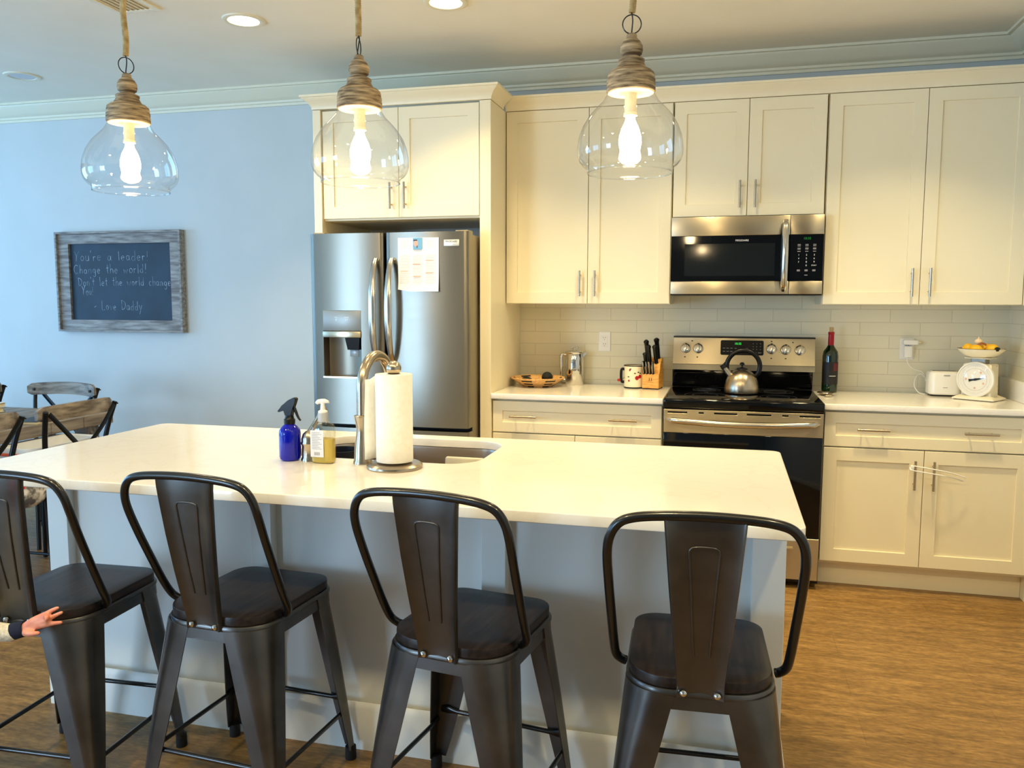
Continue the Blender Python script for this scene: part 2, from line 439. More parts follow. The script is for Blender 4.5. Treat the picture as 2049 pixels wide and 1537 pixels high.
cabinet('wall_cabinet', 'short cream wall cabinet above the stainless microwave', .003, .761, 1.842, 2.440, YU+.02, YU,
        doors=[(.006,.382-G,1.847,2.437,.344,1.955), (.382+G,.757,1.847,2.437,.420,1.955)])
cabinet('wall_cabinet', 'tall cream wall cabinet right of microwave against the right wall', .765, 1.682, 1.388, 2.440, YU+.02, YU,
        doors=[(.769,1.221-G,1.391,2.437,1.181,1.50), (1.221+G,1.679,1.391,2.437,1.262,1.50)])
cabinet('base_cabinet', 'cream base cabinet between fridge panel and range', -.910, -.006, .118, .884, -.610, -.632, toe=-.555, gap_top=.0,
        doors=[(-.905,-.458-G,.133,.699,-.498,.585), (-.458+G,-.010,.133,.699,-.418,.585)],
        drawers=[(-.905,-.010,.706,.873,(-.735,-.205))])
cabinet('base_cabinet', 'cream base cabinet right of range with doors tied shut', .768, 1.684, .118, .884, -.610, -.632, toe=-.555,
        doors=[(.772,1.222-G,.133,.699,1.180,.585), (1.222+G,1.681,.133,.699,1.262,.585)],
        drawers=[(.772,1.681,.706,.873,(.990,1.455))])
cabinet('fridge_cabinet', 'cream cabinet above refrigerator behind the middle pendant', -1.878, -.972, 1.842, 2.437, -.618, -.640,
        doors=[(-1.872,-1.428-G,1.852,2.430,-1.470,1.965), (-1.428+G,-.978,1.852,2.430,-1.388,1.965)])
tag(obj('fridge_end_panel', box(BM(), -.971, -.911, -.650, -.010, 0, 2.437, .001, 1), cab), 'tall cream end panel on right side of refrigerator', 'cabinet panel')
tag(obj('fridge_end_panel', box(BM(), -1.925, -1.879, -.650, -.010, 0, 2.437, .001, 1), cab), 'tall cream end panel on left side of refrigerator, beside the blue wall', 'cabinet panel')
tag(obj('filler_strip', box(BM(), 1.683, 1.734, YU, -.012, 1.388, 2.440, .0008, 1), cab), 'narrow cream filler between tall right wall cabinet and side wall', 'cabinet panel')
tag(obj('filler_strip', box(BM(), 1.685, 1.734, -.630, -.012, 0, .884, .0008, 1), cab), 'narrow cream filler between right base cabinet and side wall', 'cabinet panel')
# crown on top of the cabinets
def ccrown(bm, path, prof):
    """path: list of (x,y,nx,ny) corner points with outward offset direction; prof: (out,z)"""
    loft(bm, [[(x+nx*o, y+ny*o, z) for o, z in prof] for x, y, nx, ny in path])
CP = [(-.02,2.440),(.003,2.440),(.004,2.452),(.010,2.462),(.022,2.478),(.042,2.491),(.046,2.497),(.052,2.499),(.052,2.510),(-.02,2.510)]
CPL = [(o, z-.022) for o, z in CP]
bm = BM(); ccrown(bm, [(-.911,YU,0,-1),(XR-.001,YU,0,-1)], CP)
tag(obj('cabinet_crown', bm, cab), 'long cream crown strip along top of the wall cabinets', 'cabinet moulding')
bm = BM(); ccrown(bm, [(-1.925,-.012,-1,0),(-1.925,-.650,-1,-1),(-.911,-.650,1,-1),(-.911,-.405,1,0)], [(o, z+.0) for o, z in CP])
tag(obj('cabinet_crown', bm, cab), 'projecting cream crown around the top of the refrigerator cabinet', 'cabinet moulding')

# ------------------------------------------------------------------ worktops
def slab(name, label, x0, x1, y0, y1, z0, z1, r=.004, holes=(), bev=.003):
    a, b_ = (x1-x0)/2, (y1-y0)/2
    me = plate([rrect(a, b_, r, 8)]+[h for h in holes], z1-z0, bev)
    o = obj(name, me, quartz, loc=((x0+x1)/2, (y0+y1)/2, (z0+z1)/2)); tag(o, label, 'worktop'); return o
slab('worktop', 'cream quartz worktop between fridge panel and range', -.910, -.003, -.657, -.009, .885, .914)
slab('worktop', 'cream quartz worktop right of range under the kitchen scale', .766, 1.734, -.657, -.009, .885, .914)
o = obj('side_splash', box(BM(), 1.696, 1.726, -.650, -.030, .9145, 1.015, .002), quartz); tag(o, 'low quartz upstand standing on right worktop against side wall', 'upstand')
# strap holding the two base cabinet doors
t = thing('child_lock_strap', 'thin white strap looped around the two base cabinet door handles', 'cabinet lock', (1.221, -.68, .60))
bm = BM(); tube(bm, catmull([(-.06,.012,.030),(-.068,.0,.022),(-.06,-.010,.016),(.0,-.014,.008),(.06,-.013,.000),(.12,.0,-.012),(.165,.018,-.028)]), .0028, 8)
obj('strap', bm, white_pl, t)
bm = BM(); tube(bm, catmull([(-.055,.012,.034),(.0,-.010,.030),(.055,-.014,.022),(.10,-.010,.014),(.155,.008,-.004),(.178,.018,-.012)]), .0028, 8)
obj('strap', bm, white_pl, t)
bm = BM(); box(bm, -.066, -.050, -.006, .014, .018, .038, .004); obj('clasp', bm, white_pl, t)

# ------------------------------------------------------------------ island
isl = thing('kitchen_island', 'white panelled kitchen island base under the long quartz top', 'island', (-.75, -2.25, 0))
def ix(x): return x+.75
def iy(y): return y+2.25
bm = BM(); box(bm, ix(-1.90), ix(-1.20), iy(-2.542), iy(-1.93), 0, .853); box(bm, ix(-.40), ix(.43), iy(-2.542), iy(-1.93), 0, .853); box(bm, ix(-1.20), ix(-.40), iy(-2.542), iy(-1.93), 0, .60); box(bm, ix(-1.20), ix(-.40), iy(-2.542), iy(-2.46), .60, .853); box(bm, ix(-1.20), ix(-.40), iy(-1.930), iy(-1.905), 0, .853)
obj('carcass', bm, islp, isl)
for x0, x1 in ((-1.94,-1.86), (-1.155,-1.082), (-.385,-.311), (.385,.473)):
    bm = BM(); box(bm, ix(x0), ix(x1), iy(-2.577), iy(-2.540), .002, .853, .0012, 1); obj('stile', bm, islp, isl)
bm = BM(); box(bm, ix(-1.94), ix(-1.902), iy(-2.540), iy(-1.93), .002, .853, .001, 1); obj('end_panel', bm, islp, isl)
bm = BM(); box(bm, ix(.432), ix(.473), iy(-2.540), iy(-1.93), .002, .853, .001, 1); obj('end_panel', bm, islp, isl)
def bboard(p, x0, x1, y0, y1):
    bm = BM()
    h = .150
    prof = [(0,0),(.014,0),(.014,h-.018),(.008,h-.006),(.004,h),(0,h)]
    pts = [(x0,y0,-1,-1),(x1,y0,1,-1),(x1,y1,1,1),(x0,y1,-1,1)]
    loops = [[(x+nx*o_, y+ny*o_, z) for o_, z in prof] for x, y, nx, ny in pts]
    loft(bm, loops+[loops[0]], False, False); return obj('baseboard', bm, islp, p)
bboard(isl, ix(-1.94), ix(.473), iy(-2.578), iy(-1.93))
IX0, IX1, IY0, IY1, IZ = -2.006, .492, -2.902, -1.868, .885  # island top and items on it: placed from image pixels, scaled about the camera
cx, cy = (IX0+IX1)/2, (IY0+IY1)/2
SX0, SX1, SY0, SY1 = -1.145, -.470, -2.388, -1.945
hole = [(x-cx, y-cy) for x, y in rrect((SX1-SX0)/2, (SY1-SY0)/2, .11, 10, (SX0+SX1)/2, (SY0+SY1)/2)]
slab('island_worktop', 'long white quartz island worktop with undermount sink cutout', IX0, IX1, IY0, IY1, IZ-.030, IZ, r=.035, holes=[hole])
# sink bowl
t = thing('kitchen_sink', 'stainless undermount sink bowl in the island worktop', 'sink', ((SX0+SX1)/2, (SY0+SY1)/2, IZ-.22))
sa, sb = (SX1-SX0)/2, (SY1-SY0)/2
def lp(a, b_, r_, z): return [(x, y, z) for x, y in rrect(a, b_, r_, 10)]
bm = BM(); loft(bm, [lp(sa+.012, sb+.012, .115, .188), lp(sa+.004, sb+.004, .11, .188), lp(sa+.003, sb+.003, .11, .180), lp(sa-.004, sb-.004, .10, .03), lp(sa-.03, sb-.03, .09, .004), lp(.05, .05, .045, 0)], False, True)
obj('bowl', bm, brushed('sink_steel', (190,176,160), .3, .3), t)
bm = BM(); lathe(bm, [(0,.004),(.03,.004),(.042,.006),(.045,.003)], 24); obj('drain', bm, chrome, t)
navy = mat('navy_plastic', (10,18,34), 0.35)
t = thing('navy_jug', 'dark navy round container standing inside the island sink', 'container', (-1.045, -2.150, IZ-.2155))
bm = BM(); lathe(bm, [(0,0),(.048,0),(.052,.004),(.062,.12),(.066,.198),(.063,.198),(.059,.12),(.048,.010),(0,.010)], 32); obj('container', bm, navy, t)
t = thing('cutting_board', 'pale board lying along the front wall of the island sink', 'cutting board', (-.575, -2.215, IZ-.20))
bm = BM(); box(bm, -.055, .085, -.010, .010, -.012, .186, .008, 3); o = obj('board', bm, mat('pale_board', (214,205,180), .5), t); o.rotation_euler = (math.radians(-8), 0, 0)
# mixer tap
t = thing('kitchen_faucet', 'tall brushed gooseneck faucet standing behind the paper towels', 'faucet', (-.820, -2.450, IZ))
bm = BM(); lathe(bm, [(0,0),(.031,0),(.031,.006),(.028,.012),(.026,.05),(.0195,.10),(.020,.12),(.026,.148),(.0265,.154),(.0235,.156),(0,.156)], 32); obj('body', bm, nickel, t)
arc = [(0,0,.150),(0,0,.23)]+[(.015*(1-math.cos(a))*.5, .098*(1-math.cos(a)), .241+.100*math.sin(a)) for a in [PI*k/20 for k in range(21)]]
bm = BM(); tube(bm, arc, .0168, 20); obj('spout', bm, nickel, t)
bm = BM(); e_ = arc[-1]; lathe(bm, [(0,-.10),(.016,-.10),(.020,-.095),(.021,-.03),(.018,0),(0,.0)], 24, e_); obj('spray_head', bm, nickel, t)
t = thing('faucet_handle', 'bell-shaped brushed faucet lever between blue spray bottle and soap', 'faucet handle', (-1.006, -2.452, IZ))
bm = BM(); lathe(bm, [(0,0),(.029,0),(.029,.006),(.026,.012),(.0255,.050),(.0285,.056),(.0285,.060),(.0265,.064),(.027,.072),(.022,.088),(.012,.098),(0,.100)], 32); obj('body', bm, nickel, t)
bm = BM(); tube(bm, catmull([(0,.0,.092),(.012,.006,.115),(.026,.012,.140),(.038,.018,.160),(.050,.022,.169)]), [.010,.009,.008,.0085,.0095,.0095], 14)
obj('lever', bm, nickel, t)
# spray bottle
cob = mat('cobalt_plastic', (2,14,168), 0.07, 0.0)
t = thing('spray_bottle', 'cobalt blue spray bottle with black trigger head on island', 'spray bottle', (-1.072, -2.462, IZ))
bm = BM(); lathe(bm, [(0,.002),(.026,.0),(.033,.006),(.035,.014),(.035,.088),(.033,.100),(.024,.112),(.015,.120),(.014,.124),(0,.124)], 36); obj('bottle', bm, cob, t)
bm = BM(); lathe(bm, [(0,.120),(.018,.120),(.0185,.134),(.015,.138),(.013,.148),(0,.148)], 28); obj('collar', bm, blackpl, t)
bm = BM()
loft(bm, [[(x, y, z) for x, z in ((-.013,.146),(.012,.146),(.012,.166),(.024,.190),(.030,.203),(.022,.208),(.0,.198),(-.022,.180),(-.040,.160),(-.036,.157),(-.014,.166))] for y in (-.010,.010)])
bmesh.ops.bevel(bm, geom=list(bm.edges), offset=.0022, segments=2, affect='EDGES')
o = obj('nozzle_head', bm, blackpl, t)
bm = BM(); tube(bm, catmull([(.016,0,.180),(.024,0,.160),(.032,0,.142),(.040,0,.132)]), [(.005,.007),(.005,.007),(.004,.006),(.003,.005)], 10); obj('trigger', bm, blackpl, t)
# hand soap
clearp = mat('clear_bottle', (240,238,228), 0.08, 0.0, Transmission_Weight=0.75, IOR=1.2)
soapm = mat('yellow_soap', (236,206,92), 0.2, 0.0, Transmission_Weight=0.25)
t = thing('soap_dispenser', 'clear pump bottle of yellow hand soap beside the faucet', 'soap bottle', (-.945, -2.475, IZ))
def ell(a, b_, z, n=40, p=3.2):
    return [(a*math.copysign(abs(math.cos(q))**(2/p), math.cos(q)), b_*math.copysign(abs(math.sin(q))**(2/p), math.sin(q)), z) for q in [2*PI*i/n for i in range(n)]]
bm = BM(); loft(bm, [ell(.034,.018,0), ell(.039,.022,.006), ell(.0395,.0225,.105), ell(.036,.020,.122), ell(.022,.015,.133), ell(.015,.013,.137)]); o1 = obj('bottle', bm, thin_glass('clear_plastic', (.93,.93,.88,1), .06, .05), t)
bm = BM(); loft(bm, [ell(.033,.017,.002), ell(.0375,.0205,.007), ell(.038,.021,.080)]); obj('liquid', bm, soapm, t)
bm = BM(); lathe(bm, [(0,.134),(.0165,.134),(.0165,.160),(.0155,.163),(0,.163)], 24); obj('collar', bm, mat('frosted_grey_plastic', (176,178,180), .4), t)
bm = BM(); lathe(bm, [(0,.162),(.015,.162),(.015,.168),(.008,.172),(.0065,.190),(.0065,.195),(0,.195)], 20); tube(bm, catmull([(-.022,0,.192),(-.012,0,.198),(.006,0,.200),(.022,0,.198)]), [(.004,.006),(.007,.009),(.007,.009),(.003,.006)], 12)
obj('pump', bm, white_pl, t)
bm = BM(); loft(bm, [[(-.034,-.0232,z),(-.010,-.0240,z),(.012,-.0240,z)] for z in (.022,.108)], closed=False); lab = obj('label', bm, mat('white_label', (226,226,232), .5), t)
bm = BM()
for k in range(11): box(bm, -.028, .006-(k%3)*.006, -.0243, -.0241, .048+k*.0052, .0492+k*.0052)
for k in range(9): box(bm, -.020+k*.0022, -.0190+k*.0022, -.0243, -.0241, .028, .038)
obj('print', bm, grey_ink, lab)
# paper towel stand
t = thing('paper_towel_holder', 'brushed steel paper towel stand with ball finial on island', 'paper towel holder', (-.694, -2.488, IZ))
bm = BM(); lathe(bm, [(0,0),(.085,0),(.088,.004),(.087,.010),(.080,.016),(.030,.018),(.008,.022),(0,.022)], 48); obj('base', bm, nickel, t)
bm = BM(); lathe(bm, [(.006,.018),(.006,.292),(0,.292)], 16); obj('rod', bm, nickel, t)
bm = BM(); ball(bm, (0,0,.312), .0235, seg=32); lathe(bm, [(.010,.286),(.012,.292),(.008,.296)], 20); obj('finial', bm, nickel, t)
towel = noise_col(mat('paper_towel', (246,242,228), .95), (244,240,226), (249,246,236), nscale=60, bump=.2)
t = thing('paper_towel_roll', 'white paper towel roll with one loose sheet hanging left', 'paper towel', (-.694, -2.488, IZ+.0225))
bm = BM(); lathe(bm, [(.021,0),(.0565,0),(.0575,.002),(.0575,.270),(.0565,.272),(.021,.272),(.021,0)], 48); obj('roll', bm, towel, t)
bm = BM()
path = [(.0582*math.cos(a), .0582*math.sin(a)) for a in [math.radians(q) for q in (60,80,100,120,135,150)]]+[(-.066,.012),(-.078,-.008),(-.088,-.022)]
n_ = len(path); loops = []
for o_ in (0, .0012):
    loops.append([Vector((x, y-o_, .0)) for x, y in path])
rows = []
for j in range(9):
    z = .004+(.262)*j/8
    sag = 0 if j < 8 else -.012
    rows.append([(x*(1+.015*math.sin(j*.9+i*.6) if i > 5 else 1), y-(.010*(1-j/8) if i > 5 else 0), z+(sag if i > 6 else 0)) for i, (x, y) in enumerate(path)])
loft(bm, rows, closed=False)
o = obj('loose_sheet', bm, towel, t); md = o.modifiers.new('thickness', 'SOLIDIFY'); md.thickness = .0012

# ------------------------------------------------------------------ refrigerator
t = thing('refrigerator', 'stainless french door refrigerator with water dispenser', 'refrigerator', (-1.43, -.45, 0))
def fx(x): return x+1.43
def fy(y): return y+.45
bm = BM(); box(bm, fx(-1.868), fx(-.988), fy(-.728), fy(-.05), .03, 1.745, .004); box(bm, fx(-1.06), fx(-.992), fy(-.79), fy(-.70), 1.745, 1.765, .003); box(bm, fx(-1.864), fx(-1.796), fy(-.79), fy(-.70), 1.745, 1.765, .003); obj('body', bm, fridge_side, t)
def bowed(x0, x1, z0, z1, yf, yb, bow, hole=None, M=steel, name='door', r=.012):
    xs = [x0, x0+.002, x0+.006, x0+r]+[x0+(x1-x0)*k/16 for k in range(1, 16)]+[x1-r, x1-.006, x1-.002, x1]
    zs = [z0, z1]
    if hole: xs += [hole[0], hole[1]]; zs += [hole[2], hole[3]]
    xs = sorted(set(round(v_, 5) for v_ in xs)); zs = sorted(set(zs))
    cxm, hw = (x0+x1)/2, (x1-x0)/2
    def yy(x):
        base = yf-bow*(1-((x-cxm)/hw)**2)
        d = min(x-x0, x1-x)
        return base+(r-math.sqrt(max(r*r-(r-d)**2, 0)) if d < r else 0)
    bm = BM(); F = {}; B = {}
    for i, x in enumerate(xs):
        for j, z in enumerate(zs):
            F[i, j] = bm.verts.new((x, yy(x), z))
    for i in range(len(xs)-1):
        for j in range(len(zs)-1):
            if hole and hole[0] <= xs[i] < hole[1] and hole[2] <= zs[j] < hole[3]: continue
            bm.faces.new((F[i, j], F[i+1, j], F[i+1, j+1], F[i, j+1]))
    n = len(xs)
    bl = [bm.verts.new((x, yb, zs[0])) for x in xs]; tl = [bm.verts.new((x, yb, zs[-1])) for x in xs]
    for i in range(n-1):
        bm.faces.new((F[i, 0], bl[i], bl[i+1], F[i+1, 0])); bm.faces.new((F[i, len(zs)-1], F[i+1, len(zs)-1], tl[i+1], tl[i]))
        bm.faces.new((bl[i], tl[i], tl[i+1], bl[i+1]))
    for i in (0, n-1):
        bm.faces.new([F[i, j] for j in range(len(zs))]+[tl[i], bl[i]])
    return obj(name, bm, M, t)
ZS = .742
dl = bowed(fx(-1.872), fx(-1.449), ZS, 1.757, fy(-.808), fy(-.732), .012, hole=(fx(-1.800), fx(-1.578), .992, 1.352))
dr = bowed(fx(-1.437), fx(-.986), ZS, 1.757, fy(-.808), fy(-.732), .012)
fd = bowed(fx(-1.872), fx(-.986), .10, .722, fy(-.808), fy(-.732), .012, name='freezer_drawer')
bm = BM(); box(bm, fx(-1.86), fx(-.99), fy(-.735), fy(-.715), .722, .742); obj('gasket', bm, blackmat, t)
bm = BM(); box(bm, fx(-1.86), fx(-1.0), fy(-.76), fy(-.10), .02, .09, .004); obj('plinth', bm, blackpl, t)
def fridge_handle(x, parent):
    bm = BM(); pts = []
    for k in range(25):
        a = k/24; z = 1.09+.53*a
        pts.append((x, fy(-.822-.058*math.sin(PI*a)**.6-.004), z))
    tube(bm, pts, [(.014+.006*math.sin(PI*k/24), .010) for k in range(25)], 16, sq=(1,0,0))
    return obj('handle', bm, chrome2, parent)
chrome2 = brushed('handle_steel', (205,200,190), .18, .3)
fridge_handle(fx(-1.487), dl); fridge_handle(fx(-1.398), dr)
bm = BM(); tube(bm, [(fx(-1.75+.64*k/20), fy(-.824-.05*math.sin(PI*k/20)**.6), .66) for k in range(21)], .012, 14); obj('handle', bm, chrome2, fd)
# dispenser built into the left door
grey_panel = mat('dispenser_panel', (138,142,140), .35, .4)
d = BM(); x0, x1 = fx(-1.800), fx(-1.578)
yb_ = fy(-.735)
box(d, x0, x1, fy(-.819), fy(-.76), 1.243, 1.352, .003); disp = obj('dispenser', d, grey_panel, dl)
bm = BM(); box(bm, x0, x1, fy(-.826), fy(-.76), 1.208, 1.241, .003); obj('trim_strip', bm, steel_l, disp)
bm = BM()
loft(bm, [[(x0+.001, fy(-.816), z), (x0+.004, yb_-.02, z), (x0+.03, yb_-.004, z), (x1-.03, yb_-.004, z), (x1-.004, yb_-.02, z), (x1-.001, fy(-.816), z)] for z in (.995, 1.208)], closed=False)
obj('alcove', bm, mat('dispenser_alcove', (120,112,98), .3, .8), disp)
bm = BM(); loft(bm, [[(x0, fy(-.826), z), (x1, fy(-.826), z), (x1, yb_, z), (x0, yb_, z)] for z in (.990, .999)]); obj('drip_tray', bm, steel_l, disp)
bm = BM(); loft(bm, [[(fx(-1.675), fy(-.815), 1.206), (fx(-1.590), fy(-.815), 1.206), (fx(-1.590), yb_-.01, 1.206), (fx(-1.675), yb_-.01, 1.206)], [(fx(-1.665), fy(-.805), 1.142), (fx(-1.600), fy(-.805), 1.142), (fx(-1.600), yb_-.01, 1.142), (fx(-1.665), yb_-.01, 1.142)]]); obj('spout_block', bm, blackpl, disp)
bm = BM(); box(bm, fx(-1.658), fx(-1.606), fy(-.792), fy(-.786), 1.105, 1.143, .002); obj('paddle', bm, mat('clear_grey', (150,160,165), .2), disp)
obj('display', xf(to_front(text_mesh('0', .017)), Matrix.Translation((fx(-1.722), fy(-.8195), 1.302))), lcdw, disp, smooth=False)
obj('display', xf(to_front(text_mesh('37', .017)), Matrix.Translation((fx(-1.661), fy(-.8195), 1.302))), lcdw, disp, smooth=False)
bm = BM(); box(bm, fx(-1.731), fx(-1.714), fy(-.8195), fy(-.819), 1.3145, 1.3165); box(bm, fx(-1.674), fx(-1.648), fy(-.8195), fy(-.819), 1.3145, 1.3165); obj('display_caption', bm, white_ink, disp)
# maker's badge on the right door
bm = BM(); box(bm, fx(-1.112), fx(-1.030), fy(-.8195), fy(-.812), 1.683, 1.715, .001); bd = obj('badge', bm, mat('badge_silver', (214,216,208), .3, .3), dr)
obj('badge_lettering', xf(to_front(text_mesh('FRIGIDAIRE', .0125)), Matrix.Translation((fx(-1.071), fy(-.8198), 1.705))), ink, bd, smooth=False)
obj('badge_lettering', xf(to_front(text_mesh('G A L L E R Y', .0065)), Matrix.Translation((fx(-1.071), fy(-.8198), 1.690))), grey_ink, bd, smooth=False)
# printed page under a magnet
t = thing('printed_calendar', 'white printed month sheet held on the right refrigerator door', 'paper', (-1.250, -.8215, 1.592))
bm = BM(); rows = []
for j in range(13):
    z = .135-.275*j/12
    rows.append([(-.112+.224*i/12, -.0012-(.010*((j/12)**3)*(i/12))-(.006*max(0, j-10)*max(0, 4-i)/8), z+(.010*max(0, (4-i))/4 if j == 12 else 0)) for i in range(13)])
loft(bm, rows, closed=False); obj('sheet', bm, paper_m, t)
bm = BM()
def bar_(bm, x0, x1, z, h=.0014, j=None):
    fr = lambda z_: -.0016-.010*(((.135-z_)/.275)**3)*1.0
    loft(bm, [[(x0, fr(z), z), (x1, fr(z), z)], [(x0, fr(z-h), z-h), (x1, fr(z-h), z-h)]], closed=False)
pale = mat('pale_print', (186,182,186), .8)
for c_ in range(3):
    bm = BM(); xa = -.100+c_*.070
    for k in range(24):
        z = .046-k*.0062
        bar_(bm, xa, xa+.058-(k*7%3)*.004, z)
    obj('printed_column', bm, pale, t, smooth=False)
for xa, w_ in ((-.095,.05),(.048,.045)):
    bm = BM()
    for k in range(5): bar_(bm, xa, xa+w_-(k%2)*.012, .120-k*.008)
    obj('printed_heading', bm, pale, t, smooth=False)
bm = BM()
for xa, z in ((-.098,-.035),(-.030,.001),(.040,.020),(.040,-.044),(-.028,-.062)): bar_(bm, xa, xa+.042, z+.001, .0032)
obj('highlighted_lines', bm, mat('orange_print', (222,160,110), .8), t, smooth=False)
t = thing('photo_magnet', 'small blue photo magnet holding the printed sheet', 'magnet', (-1.252, -.8235, 1.697))
bm = BM(); box(bm, -.025, .025, -.0035, 0, -.029, .029, .0008, 1); mg = obj('magnet', bm, mat('magnet_blue', (92,158,196), .3), t)
bm = BM(); loft(bm, [[(-.009+.012*math.cos(a), -.0042, .0+.015*math.sin(a)) for a in [2*PI*k/20 for k in range(20)]], [(-.009+.0125*math.cos(a), -.0034, .0+.0155*math.sin(a)) for a in [2*PI*k/20 for k in range(20)]]]); obj('portrait', bm, mat('portrait_pink', (226,166,150), .6), mg)
bm = BM(); box(bm, -.004, .0, -.0044, -.0036, -.022, -.010); box(bm, -.022, -.002, -.0044, -.0036, .014, .020); obj('portrait_detail', bm, mat('portrait_dark', (60,40,36), .6), mg)

# ------------------------------------------------------------------ range
t = thing('electric_range', 'stainless and black electric range with five control knobs', 'stove', (.382, -.35, 0))
def rx(x): return x-.382
def ry(y): return y+.35
W0, W1 = .003, .761
bm = BM(); box(bm, rx(W0), rx(W1), ry(-.652), ry(-.03), .03, .895, .002); obj('body', bm, blackpl, t)
bm = BM(); box(bm, rx(W0-.003), rx(W1+.003), ry(-.700), ry(-.10), .872, .922, .010, 3); ct = obj('cooktop', bm, blackglass, t)
bm = BM()
for bx, by, rr in ((.20,-.22,.075),(.56,-.22,.095),(.20,-.50,.105),(.56,-.50,.09)):
    for q in (1, .62): lathe(bm, [(rr*q,.9222),(rr*q,.9226),(rr*q-.0016,.9226),(rr*q-.0016,.9222)], 48, (rx(bx), ry(by), 0))
obj('burner_marking', bm, mat('burner_grey', (52,52,54), .4), ct)
# back guard
bm = BM(); loft(bm, [[(x, ry(-.09), .922), (x, ry(-.105), 1.020), (x, ry(-.03), 1.020), (x, ry(-.03), .922)] for x in (rx(W0+.003), rx(W1-.001))]); obj('backguard', bm, blackglass, t)
bm = BM()
for z in (.938, .948, 1.000): box(bm, rx(W0+.01), rx(W1-.01), ry(-.094-(z-.922)*.15), ry(-.09), z, z+.0035, .001, 1)
obj('vent_ridges', bm, blackglass, t)
bm = BM(); loft(bm, [[(x, ry(-.128), 1.022), (x, ry(-.120), 1.052), (x, ry(-.02), 1.052), (x, ry(-.02), 1.018)] for x in (rx(W0+.006), rx(W1+.006))]); obj('lower_trim', bm, steel, t)
bm = BM(); loft(bm, [[(x, ry(-.120), 1.054), (x, ry(-.078), 1.200), (x, ry(-.02), 1.200), (x, ry(-.02), 1.054)] for x in (rx(W0+.006), rx(W1+.006))]); cp = obj('control_panel', bm, steel_l, t)
bm = BM(); box(bm, rx(W0+.004), rx(W1+.008), ry(-.082), ry(-.018), 1.200, 1.208, .002); obj('top_cap', bm, blackpl, t)
tilt = math.atan2(.042, .146)
def on_panel(x, z):  # centre of something on the sloped panel face
    return (rx(x), ry(-.120+(z-1.054)*.042/.146), z)
def knob(x, z):
    bm = BM(); lathe(bm, [(0,0),(.027,0),(.028,.003),(.025,.007),(.021,.008),(.019,.016),(0,.017)], 32); box(bm, -.008, .008, -.024, .024, .010, .034, .004, 2)
    return obj('knob', bm, chrome2, t, on_panel(x, z), (PI/2-tilt, 0, 0))
for x, z in ((.076,1.140),(.146,1.140),(.540,1.143),(.615,1.140),(.690,1.138)): knob(x, z)
bm = plate([rrect(.1155, .042, .008)], .006, .001); dsp = obj('display_panel', bm, blackglass, t, on_panel(.383, 1.147), (PI/2-tilt, 0, 0))
obj('clock', text_mesh('10:35', .017), lcd, dsp, (-.022, .022, .0033), smooth=False)
bm = BM()
for i in range(3):
    for j in range(3): box(bm, .058+i*.019, .062+i*.019, .021-j*.016, .025-j*.016, .003, .0034)
box(bm, .072, .078, -.030, -.026, .003, .0034); box(bm, .086, .104, -.030, -.026, .003, .0034)
for i in range(3):
    for j in range(2): box(bm, -.103+i*.020, -.090+i*.020, -.006-j*.018, -.002-j*.018, .003, .0034)
for i in range(2): box(bm, -.040+i*.06, -.028+i*.06, -.006, -.003, .003, .0034)
obj('touch_keys', bm, mat('dim_marking', (120,120,120), .6), dsp, smooth=False)
bm = BM()
for x, z in ((.111,1.182),(.074,1.092),(.142,1.092),(.540,1.184),(.540,1.092),(.615,1.092),(.652,1.180)):
    p = on_panel(x, z); box(bm, p[0]-.004, p[0]+.004, p[1]-.0012, p[1]+.001, p[2]-.003, p[2]+.003)
obj('panel_marking', bm, ink, cp, smooth=False)
# front
YD = -.690
bm = BM(); box(bm, rx(W0), rx(W1), ry(YD+.002), ry(-.652), .030, .870, .0008, 1); obj('front_shell', bm, blackpl, t)
bm = BM(); box(bm, rx(W0+.002), rx(W1-.002), ry(YD-.012), ry(YD+.004), .262, .752, .004); od = obj('oven_door', bm, blackglass, t)
me = plate([[(rx(W0+.002),.752),(rx(W1-.002),.752),(rx(W1-.002),.868),(rx(W0+.002),.868)]]+[[(rx(a),.849),(rx(b_),.849),(rx(b_),.858),(rx(a),.858)] for a, b_ in ((.024,.12),(.175,.20),(.25,.36),(.405,.52),(.57,.60),(.65,.745))], .012, .0015)
obj('door_top_band', xf(me, Matrix.Translation((0, ry(YD-.006), 0)) @ Matrix.Rotation(PI/2, 4, 'X')), steel_l, od)
pts = [(rx(.020+.722*k/24), ry(YD-.012-.050*math.sin(PI*k/24)**.35), .818-.010*math.sin(PI*k/24)) for k in range(25)]
bm = BM(); tube(bm, pts, [.006]+[.0155]*23+[.006], 18); obj('handle', bm, chrome2, od)
bm = BM(); rectloft(bm, rx(W0+.002), rx(W1-.002), .045, .255, [(0,ry(-.66)),(0,ry(YD-.008)),(.003,ry(YD-.012))]); sd = obj('storage_drawer', bm, steel_l, t)
bm = BM(); loft(bm, [[(rx(.12), ry(YD-.012), .212), (rx(.12), ry(YD-.036), .208), (rx(.12), ry(YD-.036), .203), (rx(.12), ry(YD-.012), .200)], [(rx(.64), ry(YD-.012), .212), (rx(.64), ry(YD-.036), .208), (rx(.64), ry(YD-.036), .203), (rx(.64), ry(YD-.012), .200)]]); obj('handle', bm, steel_l, sd)

